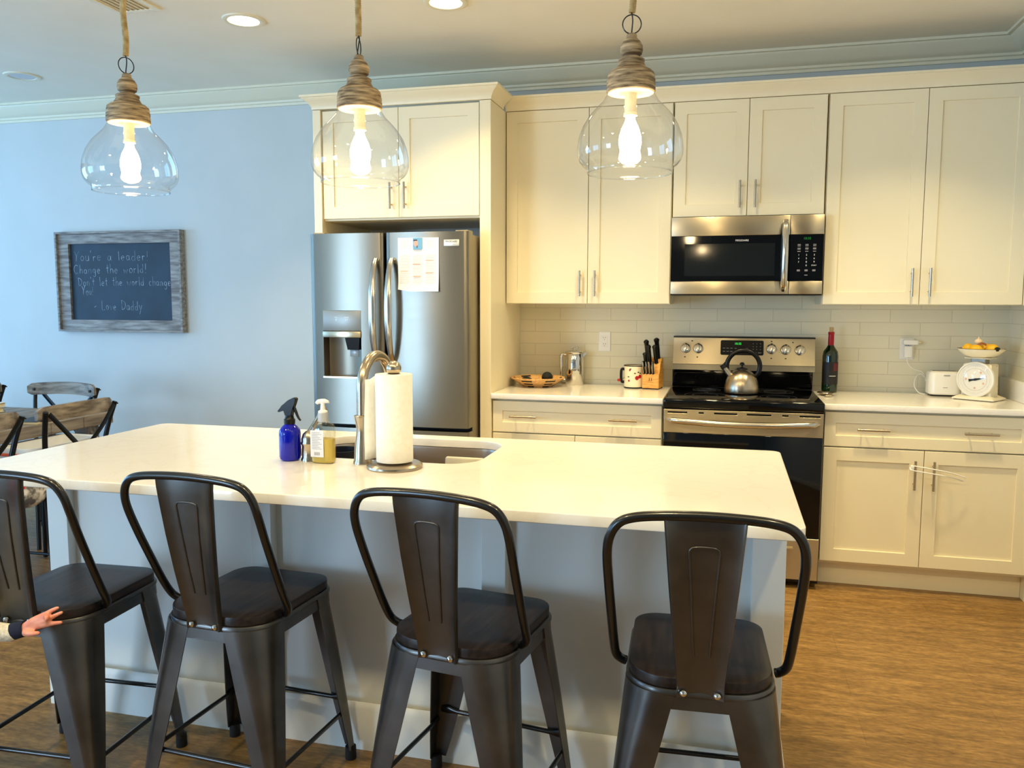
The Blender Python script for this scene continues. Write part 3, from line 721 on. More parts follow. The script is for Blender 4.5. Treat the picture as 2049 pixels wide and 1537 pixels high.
# ------------------------------------------------------------------ microwave
t = thing('microwave', 'stainless over-the-range microwave with black glass door', 'microwave', (.382, -.20, 1.436))
def mz(z): return z-1.436
def my(y): return y+.20
YM = -.405
bm = BM(); box(bm, rx(.005), rx(.760), my(YM+.006), my(-.012), 0, mz(1.838), .003); obj('body', bm, blackpl, t)
XD = .596
for z0, z1, nm in ((1.741,1.838,'top'), (1.442,1.507,'bottom')):
    bm = BM(); box(bm, rx(.006), rx(XD-.001), my(YM-.018), my(YM+.006), mz(z0), mz(z1), .002); obj('door_band', bm, steel_l, t)
    bm = BM(); box(bm, rx(XD+.001), rx(.757), my(YM-.018), my(YM+.006), mz(z0), mz(z1), .002); obj('side_band', bm, steel_l, t)
bm = BM(); box(bm, rx(.006), rx(XD-.001), my(YM-.017), my(YM+.006), mz(1.508), mz(1.740), .001, 1); gd = obj('door_glass', bm, blackglass, t)
bm = BM(); rectloft(bm, rx(.075), rx(.525), mz(1.535), mz(1.700), [(0,my(YM-.0170)),(0,my(YM-.0174)),(.001,my(YM-.0175))]); obj('window', bm, mat('microwave_window', (14,18,19), .12), gd)
obj('lettering', xf(to_front(text_mesh('FRIGIDAIRE', .0130)), Matrix.Translation((rx(.362), my(YM-.0174), mz(1.715)))), white_ink, gd, smooth=False)
bm = BM(); box(bm, rx(XD+.001), rx(.756), my(YM-.017), my(YM+.006), mz(1.508), mz(1.740), .001, 1); kp = obj('keypad', bm, blackglass, t)
obj('clock', xf(to_front(text_mesh('10:35', .0165)), Matrix.Translation((rx(.678), my(YM-.0174), mz(1.720)))), emit('dim_green_led', (50,200,70), .5), kp, smooth=False)
keys = [('1','2','3'),('4','5','6'),('7','8','9'),('','0','START')]
for r_, row in enumerate(keys):
    for c_, k in enumerate(row):
        if k: obj('key_label', xf(to_front(text_mesh(k, .0115 if len(k) == 1 else .0085)), Matrix.Translation((rx(.640+c_*.037), my(YM-.0174), mz(1.638-r_*.0175)))), white_ink, kp, smooth=False)
for z in (1.690, 1.683, 1.672, 1.667, 1.656, 1.563, 1.558, 1.537):
    for c_ in range(3):
        if z == 1.537 and c_ != 1: continue
        bm = BM(); box(bm, rx(.633+c_*.037), rx(.648+c_*.037), my(YM-.0174), my(YM-.0168), mz(z-.0012), mz(z+.0018)); obj('key_caption', bm, grey_ink, kp, smooth=False)
pts = [(rx(.572), my(YM-.018-.045*math.sin(PI*k/20)**.45), mz(1.458+.355*k/20)) for k in range(21)]
bm = BM(); tube(bm, pts, [(.012,.006)]+[(.0155,.009)]*19+[(.012,.006)], 16, sq=(1,0,0)); obj('handle', bm, chrome2, t)

# ------------------------------------------------------------------ things on the range and worktops
CT = .9145
t = thing('tea_kettle', 'stainless dome kettle with black loop handle on the cooktop', 'kettle', (.382, -.37, .9228))
bm = BM(); lathe(bm, [(0,0),(.080,0),(.0865,.004),(.089,.012),(.0885,.035),(.082,.065),(.070,.092),(.052,.112),(.032,.124),(.022,.128),(0,.129)], 40); obj('body', bm, nickel, t)
bm = BM(); lathe(bm, [(.030,.124),(.028,.131),(.012,.136),(.005,.138),(.004,.146),(.012,.150),(.012,.158),(.006,.163),(0,.163)], 24); obj('lid', bm, blackpl, t)
bm = BM(); cyl(bm, (-.060,0,.095), (-.092,0,.136), .017, .014); obj('spout', bm, nickel, t)
bm = BM(); cyl(bm, (-.088,0,.131), (-.101,0,.150), .0175, .0150); tube(bm, [(-.093,0,.150),(-.078,0,.166)], [.006,.006], 8); obj('whistle', bm, blackpl, t)
pts = [(.084*math.cos(a)+.006, 0, .142+.083*math.sin(a)) for a in [math.radians(q) for q in range(-28, 209, 9)]]
bm = BM(); tube(bm, [(.066,0,.088)]+pts, [(.006,.011)]+[(.0085,.012)]*len(pts), 12, sq=(0,1,0)); tube(bm, [(-.074,0,.112),(-.060,0,.100)], [.006,.006], 8); obj('handle', bm, blackpl, t)

# woven basket plate
t = thing('woven_basket', 'shallow coiled straw basket plate in the corner of the left worktop', 'basket', (-.752, -.222, CT))
straw = mat('coiled_straw', (214,160,96), .75)
nt, N, L, b = nodes(straw)
tc = N.new('ShaderNodeTexCoord'); sp = N.new('ShaderNodeSeparateXYZ'); L.new(tc.outputs['Object'], sp.inputs[0])
at = N.new('ShaderNodeMath'); at.operation = 'ARCTAN2'; L.new(sp.outputs['Y'], at.inputs[0]); L.new(sp.outputs['X'], at.inputs[1])
sn = N.new('ShaderNodeMath'); sn.operation = 'MULTIPLY'; sn.inputs[1].default_value = 6; L.new(at.outputs[0], sn.inputs[0])
si = N.new('ShaderNodeMath'); si.operation = 'SINE'; L.new(sn.outputs[0], si.inputs[0])
vl = N.new('ShaderNodeVectorMath'); vl.operation = 'LENGTH'; L.new(tc.outputs['Object'], vl.inputs[0])
s2 = N.new('ShaderNodeMath'); s2.operation = 'MULTIPLY_ADD'; s2.inputs[1].default_value = 230; s2.inputs[2].default_value = 0; L.new(vl.outputs['Value'], s2.inputs[0])
s3 = N.new('ShaderNodeMath'); s3.operation = 'SINE'; L.new(s2.outputs[0], s3.inputs[0])
ml = N.new('ShaderNodeMath'); ml.operation = 'MINIMUM'; L.new(si.outputs[0], ml.inputs[0]); L.new(s3.outputs[0], ml.inputs[1])
gt = N.new('ShaderNodeMath'); gt.operation = 'GREATER_THAN'; gt.inputs[1].default_value = .1; L.new(ml.outputs[0], gt.inputs[0])
ns = N.new('ShaderNodeTexNoise'); ns.inputs['Scale'].default_value = 60; L.new(tc.outputs['Object'], ns.inputs['Vector'])
c1 = N.new('ShaderNodeMixRGB'); c1.inputs[1].default_value = lin((178,118,58)); c1.inputs[2].default_value = lin((240,200,134)); L.new(ns.outputs['Fac'], c1.inputs[0])
c2 = N.new('ShaderNodeMixRGB'); c2.inputs[2].default_value = lin((30,38,30)); L.new(gt.outputs[0], c2.inputs[0]); L.new(c1.outputs[0], c2.inputs[1]); L.new(c2.outputs[0], b.inputs['Base Color'])
bm = BM(); prof = [(0,.002),(.085,.0)]
for k in range(7):
    a = k/6; r_, z_ = .082+.060*a, .004+.040*a**1.3
    prof += [(r_+.004, z_), (r_+.007, z_+.003)]
prof += [(.155,.044),(.157,.051),(.150,.054)]
for k in range(6, -1, -1):
    a = k/6; prof.append((.080+.058*a, .012+.038*a**1.3))
prof += [(.0,.010)]
lathe(bm, prof, 64); obj('basket', bm, straw, t)
darkball = noise_col(mat('dark_green_ball', (18,24,20), .8), (12,16,14), (26,34,26), nscale=40, bump=.4)
o = thing('decorative_ball', 'round dark green ball resting in the straw basket', 'ball', (-.700, -.205, CT+.0505)); bm = BM(); ball(bm, (0,0,0), .032, seg=28)
obj('ball', bm, darkball, o)
bm = BM(); lathe(bm, [(.0325,-.002),(.0335,0),(.0325,.002)], 28); obj('seam', bm, mat('ball_seam', (10,12,10), .8), o)
o = thing('dark_fruit', 'dark pear-shaped fruit lying on its side in the straw basket', 'fruit', (-.815, -.215, CT+.0335)); bm = BM(); tube(bm, [(-.034,0,0),(-.028,0,0),(-.010,0,.001),(.010,0,.0),(.026,0,-.003),(.034,0,-.004)], [.004,.014,.0195,.0165,.009,.003], 18)
obj('fruit', bm, darkball, o)
bm = BM(); tube(bm, catmull([(.030,0,-.004),(.042,.002,.0),(.050,.004,.006)]), .0016, 6); obj('stem', bm, mat('stem_brown', (60,44,30), .8), o)
# french press
t = thing('french_press', 'polished steel french press behind the straw basket', 'coffee press', (-.563, -.075, CT))
bm = BM(); lathe(bm, [(0,0),(.051,0),(.053,.003),(.053,.185),(.051,.188),(0,.188)], 40); obj('pot', bm, chrome, t)
bm = BM(); lathe(bm, [(.053,.183),(.0555,.187),(.0555,.194),(.046,.200),(.015,.204),(.006,.206),(.005,.214),(0,.214)], 40); cyl(bm, (-.013,0,.217), (.013,0,.217), .005, seg=12); ball(bm, (-.015,0,.217), .0065); ball(bm, (.015,0,.217), .0065); obj('lid', bm, chrome, t)
bm = BM(); loft(bm, [[(.045,-.016,.186),(.045,.016,.186),(.052,.014,.160),(.052,-.014,.160)], [(.074,-.005,.190),(.074,.005,.190),(.072,.004,.184),(.072,-.004,.184)]]); obj('spout', bm, chrome, t)
bm = BM(); tube(bm, catmull([(-.050,0,.172),(-.066,0,.176),(-.079,0,.170),(-.080,0,.120),(-.079,0,.040),(-.072,0,.026),(-.052,0,.024)], 4), [(.007,.009)]*25, 12, sq=(0,1,0)); obj('handle', bm, chrome, t)
# cherry mug
t = thing('cherry_mug', 'tall cream enamel mug painted with red cherries beside knife block', 'mug', (-.205, -.165, CT), math.radians(8))
mugm = mat('mug_enamel', (240,228,196), .22); red = mat('cherry_red', (168,18,24), .3); leaf = mat('leaf_green', (74,72,38), .5)
bm = BM(); lathe(bm, [(0,.003),(.050,.003),(.0545,.008),(.0565,.03),(.0565,.118),(.0565,.126),(.0535,.126),(.052,.118),(.051,.012),(0,.010)], 44); mb = obj('body', bm, mugm, t)
bm = BM(); lathe(bm, [(.0567,.124),(.058,.127),(.0565,.1295),(.0535,.128),(.0535,.125)], 44); obj('rim', bm, blackpl, t)
bm = BM(); lathe(bm, [(0,0),(.050,0),(.0555,.002),(.0555,.006),(.051,.006)], 44); obj('foot_ring', bm, blackpl, t)
bm = BM(); tube(bm, catmull([(-.050,-.010,.104),(-.066,-.014,.108),(-.072,-.016,.094),(-.072,-.016,.052),(-.066,-.014,.034),(-.052,-.010,.036)], 4), [(.005,.008)]*21, 10, sq=(0,1,0)); obj('handle', bm, blackpl, t)
def decal(cx_, cz, a, b_, M, nm='cherry', R=.0570):
    bm = BM(); lp_ = []
    for s_ in (0, .0008):
        q = [(cx_/R+a*math.cos(k*PI/8)/R*(1-s_*80), cz+b_*math.sin(k*PI/8)*(1-s_*80)) for k in range(16)]
        lp_.append([((R+s_-.0004)*math.sin(th), -(R+s_-.0004)*math.cos(th), z) for th, z in q])
    loft(bm, lp_); return obj(nm, bm, M, mb)
for cx_, cz, a in ((.016,.060,.0115),(.034,.068,.0105),(-.026,.104,.0058),(-.031,.044,.0058),(.006,.064,.0)):
    if a: decal(cx_, cz, a, a*1.05, red)
for cx_, cz in ((.004,.086),(.024,.092),(.036,.086),(-.034,.066),(-.022,.110)): decal(cx_, cz, .0062, .0036, leaf, 'leaf')
t2 = thing('cherry_spoon', 'red cherry ornament on thin stem sticking out left of the mug', 'ornament', (-.262, -.185, CT+.0065))
bm = BM(); tube(bm, catmull([(-.019,-.008,.040),(-.006,-.008,.046),(.014,-.006,.053),(.026,-.004,.055)]), .0013, 6); obj('stem', bm, leaf, t2)
bm = BM(); ball(bm, (-.024,-.008,.038), .0105, sy=.5, sz=.8); obj('cherry', bm, red, t2)
# knife block
t = thing('knife_block', 'honey wooden knife block with black-handled knives next to range', 'knife block', (-.098, -.175, CT), math.radians(-8))
bw = noise_col(mat('honey_wood', (222,160,66), .45), (204,140,52), (236,178,86), scale=(3,3,18), nscale=6, detail=5)
bm = BM(); prof = [(-.058,.006),(-.058,.085),(-.040,.088),(-.024,.140),(.016,.172),(.050,.172),(.066,.006)]
loft(bm, [[(x, y, z) for y, z in prof] for x in (-.047, .047)]); bmesh.ops.bevel(bm, geom=list(bm.edges), offset=.002, segments=2, affect='EDGES')
blk = obj('block', bm, bw, t)
bm = BM()
for x in (-.035, .035):
    for y in (-.045, .050): box(bm, x-.008, x+.008, y-.008, y+.008, 0, .0065)
obj('feet', bm, rubber, t)
bm = BM()
for dx, s_ in ((-.006, 1), (.006, .85)):
    ball(bm, (dx, -.0583, .062), .0022, sy=.2); 
    tube(bm, [(dx, -.0584, .060), (dx, -.0584, .053)], .0012, 6); tube(bm, [(dx, -.0584, .053), (dx-.003, -.0584, .046)], .001, 6); tube(bm, [(dx, -.0584, .053), (dx+.003, -.0584, .046)], .001, 6); tube(bm, [(dx-.004, -.0584, .058), (dx+.004, -.0584, .056)], .001, 6)
obj('block_emblem', bm, mat('burnt_mark', (96,52,18), .7), blk)
bm = BM(); box(bm, -.018, .018, -.0586, -.0580, .0385, .0405); obj('block_lettering', bm, mat('burnt_mark_pale', (176,116,44), .7), blk)
steel_k = chrome
knives = [('chef_knife',(-.026,-.005,.155),.125,.015),('bread_knife',(-.010,-.026,.138),.115,.015),('paring_knife',(-.031,-.037,.128),.080,.012),('carving_knife',(.026,.018,.170),.120,.016),('utility_knife',(.023,-.018,.147),.105,.015)]
lb = ['back left', 'middle left', 'short front left', 'back right', 'front right']
for (nm, p, ln, rr), wh in zip(knives, lb):
    k = thing('kitchen_knife', 'black-handled kitchen knife, %s of the five tall ones in the wooden block' % wh, 'knife', (-.098, -.175, CT), math.radians(-8), 'knives in the wooden block')
    d_ = Vector((-.05, -.30, .95)).normalized(); p0 = Vector(p); 
    bm = BM(); pts = [p0+d_*(ln*q) for q in (0,.1,.45,.8,.93,1.0)]
    tube(bm, pts, [(rr*.78,rr*.72),(rr*.70,rr*.68),(rr*.80,rr*.78),(rr*.80,rr*.74),(rr*1.05,rr*.95),(rr*.5,rr*.6)], 14, sq=(1,0,0)); obj('handle', bm, blackpl, k)
    bm = BM(); box(bm, p0.x-.0008, p0.x+.0008, p0.y-.010, p0.y+.010, p0.z-.006, p0.z+.004); obj('blade', bm, steel_k, k)
for i in range(4):
    k = thing('steak_knife', 'slim steak knife, %s of four in the front row of the block' % ('first from left','second from left','third from left','fourth from left')[i], 'knife', (-.098, -.175, CT), math.radians(-8), 'steak knives in the wooden block')
    p0 = Vector((-.038+i*.0175, -.050, .0855)); d_ = Vector((-.06, -.16, .98)).normalized()
    bm = BM(); tube(bm, [p0+d_*q for q in (0,.02,.045,.072)], [(.0058,.010),(.0056,.010),(.0062,.011),(.0064,.011)], 12, sq=(1,0,0)); obj('handle', bm, blackpl, k)
    bm = BM(); tube(bm, [p0+d_*q+Vector((.0,-.0108,0)) for q in (.004,.070)], .0016, 6); obj('tang', bm, steel_k, k)
    bm = BM(); box(bm, p0.x-.0008, p0.x+.0008, p0.y-.006, p0.y+.006, p0.z-.004, p0.z+.003); obj('blade', bm, steel_k, k)
# wine bottle
t = thing('wine_bottle', 'dark green wine bottle with red foil and cork right of range', 'bottle', (.846, -.105, CT))
gg = mat('green_bottle_glass', (12,40,14), .05, 0.0, Transmission_Weight=.25, Coat_Weight=.5)
bm = BM(); lathe(bm, [(0,.003),(.036,.0),(.0405,.005),(.0410,.195),(.037,.222),(.022,.243),(.0155,.256),(.0150,.262)], 40); bt = obj('bottle', bm, gg, t)
bm = BM(); lathe(bm, [(.0150,.254),(.0155,.256),(.0148,.314),(.0162,.316),(.0162,.326),(.0145,.327),(0,.327)], 32); obj('foil', bm, mat('red_foil', (158,10,26), .35, .3), t)
bm = BM(); lathe(bm, [(.0,.326),(.0105,.327),(.0108,.352),(.0,.353)], 20); obj('cork', bm, mat('cork', (196,160,112), .85), t)
bm = BM(); R_ = .0414
loft(bm, [[(R_*math.sin(a), -R_*math.cos(a), z) for a in [math.radians(q) for q in range(-75, 76, 10)]] for z in (.045, .165)], closed=False); lab = obj('label', bm, mat('black_label', (14,12,16), .5), bt)
bm = BM(); loft(bm, [[(.0417*math.sin(a), -.0417*math.cos(a), z) for a in [math.radians(q) for q in range(-10, 41, 10)]] for z in (.089, .092)], closed=False); obj('label_line', bm, white_ink, lab)
bm = BM(); loft(bm, [[(.0417*math.sin(a), -.0417*math.cos(a), z) for a in [math.radians(q) for q in range(20, 61, 10)]] for z in (.118, .160)], closed=False); obj('label_patch', bm, mat('wine_label_red', (96,20,26), .5), lab)
# spoon rest
t = thing('spoon_rest', 'small stainless spoon rest on the worktop edge in front of wine bottle', 'spoon rest', (.812, -.292, CT), math.radians(4))
bm = BM(); rows = []
for a_, z in ((.020,.0),(.028,.004),(.040,.012),(.044,.015),(.043,.0165),(.036,.012),(.022,.004)):
    rows.append([(a_*math.cos(q), a_*1.1*math.sin(q)+.02, z) for q in [2*PI*k/32 for k in range(32)]])
loft(bm, rows); obj('dish', bm, nickel, t)
bm = BM(); box(bm, -.015, .017, -.062, -.022, .002, .011, .002); obj('handle', bm, steel_l, t)
# outlets
def outlet(x, z, label):
    t = thing('wall_outlet', label, 'outlet', (x, -.008, z))
    bm = BM(); rectloft(bm, -.036, .036, -.058, .058, [(0,0),(0,-.003),(.003,-.006)]); obj('cover_plate', bm, white_pl, t)
    bm = BM(); box(bm, -.017, .017, -.0085, -.005, -.034, .034, .001, 1); rc = obj('receptacle', bm, white_pl, t)
    bm = BM()
    for dz in (.018, -.018):
        for dx in (-.006, .006): box(bm, dx-.0011, dx+.0011, -.0088, -.0083, dz+.001, dz+.009)
        lathe_pts = [(math.cos(2*PI*k/10)*.0022, -.0088, dz-.006+math.sin(2*PI*k/10)*.0022) for k in range(10)]
        loft(bm, [lathe_pts, [(a, -.0083, c) for a, _, c in lathe_pts]])
    obj('slots', bm, ink, rc, smooth=False); return t
outlet(-.397, 1.167, 'white duplex wall outlet on tiles between french press and mug')
outlet(1.243, 1.150, 'white wall outlet with plugged-in adapter between wine bottle and scale')
t = thing('plug_adapter', 'white plug-in adapter with a sideways night light on right outlet', 'plug', (1.245, -.0185, 1.155))
bm = BM(); box(bm, -.020, .020, -.026, 0, -.048, .012, .004); obj('charger', bm, white_pl, t)
bm = BM(); box(bm, -.026, .048, -.032, 0, .020, .046, .006); obj('night_light', bm, white_pl, t)
bm = BM(); cyl(bm, (.047,-.016,.033), (.060,-.016,.033), .004); obj('light_tip', bm, cream_en, t)
# white small toaster with a cord
t = thing('white_toaster', 'small white rounded toaster half hidden behind the kitchen scale', 'toaster', (1.408, -.108, CT))
wh = mat('glossy_white_plastic', (236,234,226), .22)
bm = BM()
def rb(a, b_, r_, z): return [(x, y, z) for x, y in rrect(a, b_, r_, 8)]
loft(bm, [rb(.072,.058,.03,.008), rb(.078,.064,.035,.014), rb(.078,.064,.035,.11), rb(.074,.060,.034,.122), rb(.062,.048,.03,.129)]); tb = obj('body', bm, wh, t)
bm = BM(); loft(bm, [rb(.066,.052,.028,0), rb(.068,.054,.028,.009)]); obj('base', bm, blackpl, t)
bm = BM(); box(bm, -.055, .055, -.012, .012, .128, .1298, .0005, 1); obj('slot', bm, blackmat, tb)
bm = BM(); box(bm, -.014, .016, -.0665, -.062, .107, .112, .001, 1); obj('lever', bm, mat('grey_mark', (150,148,140), .5), tb)
bm = BM(); box(bm, -.015, .007, -.0645, -.0635, .045, .048); obj('lettering', bm, mat('grey_mark', (150,148,140), .5), tb)
bm = BM(); tube(bm, catmull([(1.240,-.040,1.107),(1.246,-.038,1.075),(1.275,-.035,1.045),(1.318,-.035,1.030),(1.330,-.06,1.00),(1.328,-.085,.985)]), .0022, 8); tag(obj('power_cord', bm, white_pl), 'white cord from the plug adapter down to the small toaster', 'cord')
bm = BM(); tube(bm, catmull([(1.326,-.06,1.005),(1.308,-.050,1.020),(1.285,-.06,1.005),(1.275,-.075,.960),(1.295,-.08,.925),(1.318,-.085,.9175),(1.327,-.09,.9172)]), .0022, 8); tag(obj('power_cord', bm, white_pl), 'white cord loop lying on the worktop left of the toaster', 'cord')
# kitchen scale
t = thing('kitchen_scale', 'vintage cream dial kitchen scale with a fruit pan on right worktop', 'kitchen scale', (1.535, -.262, CT), math.radians(-36))
en = noise_col(mat('chipped_enamel', (240,230,200), .3), (60,50,40), (240,230,202), nscale=26, detail=3, lo=.28, hi=.30)
bm = BM(); loft(bm, [[(-.098,-.070,.003),(.098,-.070,.003),(.098,.085,.003),(-.098,.085,.003)],[(-.098,-.070,.010),(.098,-.070,.010),(.098,.085,.010),(-.098,.085,.010)],[(-.070,-.040,.024),(.070,-.040,.024),(.070,.060,.024),(-.070,.060,.024)]]); obj('base', bm, en, t)
bm = BM()
for x in (-.085, .085):
    for y in (-.058, .072): lathe(bm, [(0,0),(.008,0),(.008,.004),(0,.004)], 12, (x, y, 0))
obj('feet', bm, rubber, t)
bm = BM(); loft(bm, [[(-.070,-.030,.018),(.070,-.030,.018),(.070,.055,.018),(-.070,.055,.018)],[(-.066,-.030,.176),(.066,-.030,.176),(.066,.055,.176),(-.066,.055,.176)],[(-.060,-.026,.182),(.060,-.026,.182),(.060,.050,.182),(-.060,.050,.182)]]); obj('housing', bm, en, t)
def ydisc(bm, prof, cz, seg=48):     # prof (radius, y) around a y axis
    loft(bm, [[(max(r_,1e-5)*math.cos(2*PI*k/seg), y, cz+max(r_,1e-5)*math.sin(2*PI*k/seg)) for k in range(seg)] for r_, y in prof], False, False)
bm = BM(); ydisc(bm, [(.080,-.028),(.087,-.030),(.0895,-.046),(.087,-.052),(.082,-.053),(.0805,-.048),(.0,-.048)], .104); dc = obj('dial', bm, mat('dial_cream', (236,232,220), .35), t)
bm = BM(); ydisc(bm, [(.080,-.052),(.054,-.060),(0,-.064)], .104); obj('dial_cover', bm, thin_glass('dial_glass', (.98,.98,.97,1), .03, 0, .3), dc)
bm = BM()
ring_r = [(.0555,-.0484),(.0555,-.0488),(.0545,-.0488),(.0545,-.0484)]
ydisc(bm, ring_r, .104)
for k in range(60):
    a = 2*PI*k/60; l0 = .067 if k % 5 else .063
    p0 = Vector((l0*math.cos(a), -.0487, .104+l0*math.sin(a))); p1 = Vector((.0715*math.cos(a), -.0487, .104+.0715*math.sin(a)))
    tube(bm, [p0, p1], .0004, 4)
obj('graduations', bm, mat('faded_print', (190,176,160), .6), dc)
bm = BM()
for a in (55, -90, -25, 180):
    q = math.radians(a); ball(bm, (.043*math.cos(q), -.0485, .104+.043*math.sin(q)), .0055, sy=.08, seg=12)
obj('faded_red_print', bm, mat('faded_red', (226,180,160), .6), dc)
bm = BM(); a = math.radians(12)
tube(bm, [(-.030*math.cos(a), -.0505, .104-.030*math.sin(a)), (-.012*math.cos(a), -.0505, .104-.012*math.sin(a)), (.0, -.0505, .104), (.045*math.cos(a), -.0505, .104+.045*math.sin(a))], [(.0008,.007),(.0008,.004),(.0008,.006),(.0008,.0006)], 8, sq=(0,1,0)); obj('pointer', bm, blackpl, dc)
bm = BM(); lathe(bm, [(.0,.181),(.012,.181),(.012,.196),(0,.196)], 16, (-.030,0,0)); obj('zero_knob', bm, en, t)
bm = BM(); loft(bm, [rb(.036,.026,.006,.181), rb(.036,.026,.006,.208)]); obj('stem', bm, mat('aged_steel', (150,146,136), .4, .7), t)
bm = BM(); box(bm, -.060, .060, -.040, .050, .207, .212, .002); obj('platform', bm, en, t)
bm = BM(); lathe(bm, [(0,.213),(.052,.213),(.078,.224),(.099,.243),(.107,.254),(.108,.256),(.105,.256),(.096,.245),(.076,.228),(.052,.218),(0,.218)], 48, (0,.008,0)); obj('pan', bm, en, t)
bm = BM(); lathe(bm, [(.1065,.2545),(.1085,.2565),(.105,.2578)], 48, (0,.008,0)); obj('pan_rim', bm, blackpl, t)
lemon = noise_col(mat('lemon_skin', (240,186,20), .4), (232,172,10), (248,200,40), nscale=30, bump=.25)
sc = Vector((1.535, -.262, CT)); Rz = Matrix.Rotation(math.radians(-36), 4, 'Z')
def in_pan(x, y, z): return tuple(sc+(Rz @ Vector((x, y+.008, z))))
for (x, y, z, a_, lab_) in ((-.058,-.010,.2535,20,'large yellow lemon at the left side of the scale pan'), (-.006,-.050,.2515,-4,'yellow lemon at the front middle of the scale pan'), (.052,-.004,.2545,-20,'yellow lemon at the right side of the scale pan'), (.004,.042,.2545,12,'yellow lemon at the back of the scale pan')):
    l_ = thing('lemon', lab_, 'lemon', in_pan(x, y, z), math.radians(a_), 'lemons in the scale pan')
    bm = BM(); tube(bm, [(q, 0, 0) for q in (-.033,-.029,-.023,-.012,0,.012,.023,.029,.033)], [.002,.008,.018,.0250,.0272,.0250,.018,.009,.003], 20); obj('fruit', bm, lemon, l_)
    bm = BM(); lathe(bm, [(0,0),(.0025,0),(.0028,.0015),(0,.002)], 8); obj('stem_end', bm, mat('stem_brown', (60,44,30), .8), l_, (-.033,0,0), (0,-PI/2,0))
g_ = thing('garlic_bulb', 'pale garlic bulb lying on top of the lemons', 'garlic', in_pan(-.014, -.004, .2905), 0)
bm = BM(); ball(bm, (0,0,0), .019, sz=.8, seg=20); gb = obj('bulb', bm, mat('garlic_skin', (240,214,172), .6), g_)
bm = BM(); lathe(bm, [(.006,.012),(.003,.018),(.002,.026),(0,.027)], 10); obj('neck', bm, mat('garlic_skin', (240,214,172), .6), g_)
g_ = thing('dried_fruit_slice', 'brown dried fruit slice tucked between the lemons', 'fruit slice', in_pan(.016, -.030, .278), 0)
bm = BM(); tube(bm, catmull([(-.020,0,-.004),(-.008,-.004,.006),(.006,-.002,.004),(.016,0,-.002)]), [(.007,.003)]*19, 8); obj('slice', bm, mat('dried_peel', (150,84,40), .7), g_)
g_ = thing('dark_fruit', 'dark piece of fruit at the far right end of the scale pan', 'fruit', in_pan(.086, -.030, .2575), math.radians(60))
bm = BM(); tube(bm, [(q, 0, 0) for q in (-.030,-.024,-.010,.008,.022,.028)], [.003,.009,.012,.010,.006,.003], 16); obj('fruit', bm, darkball, g_)

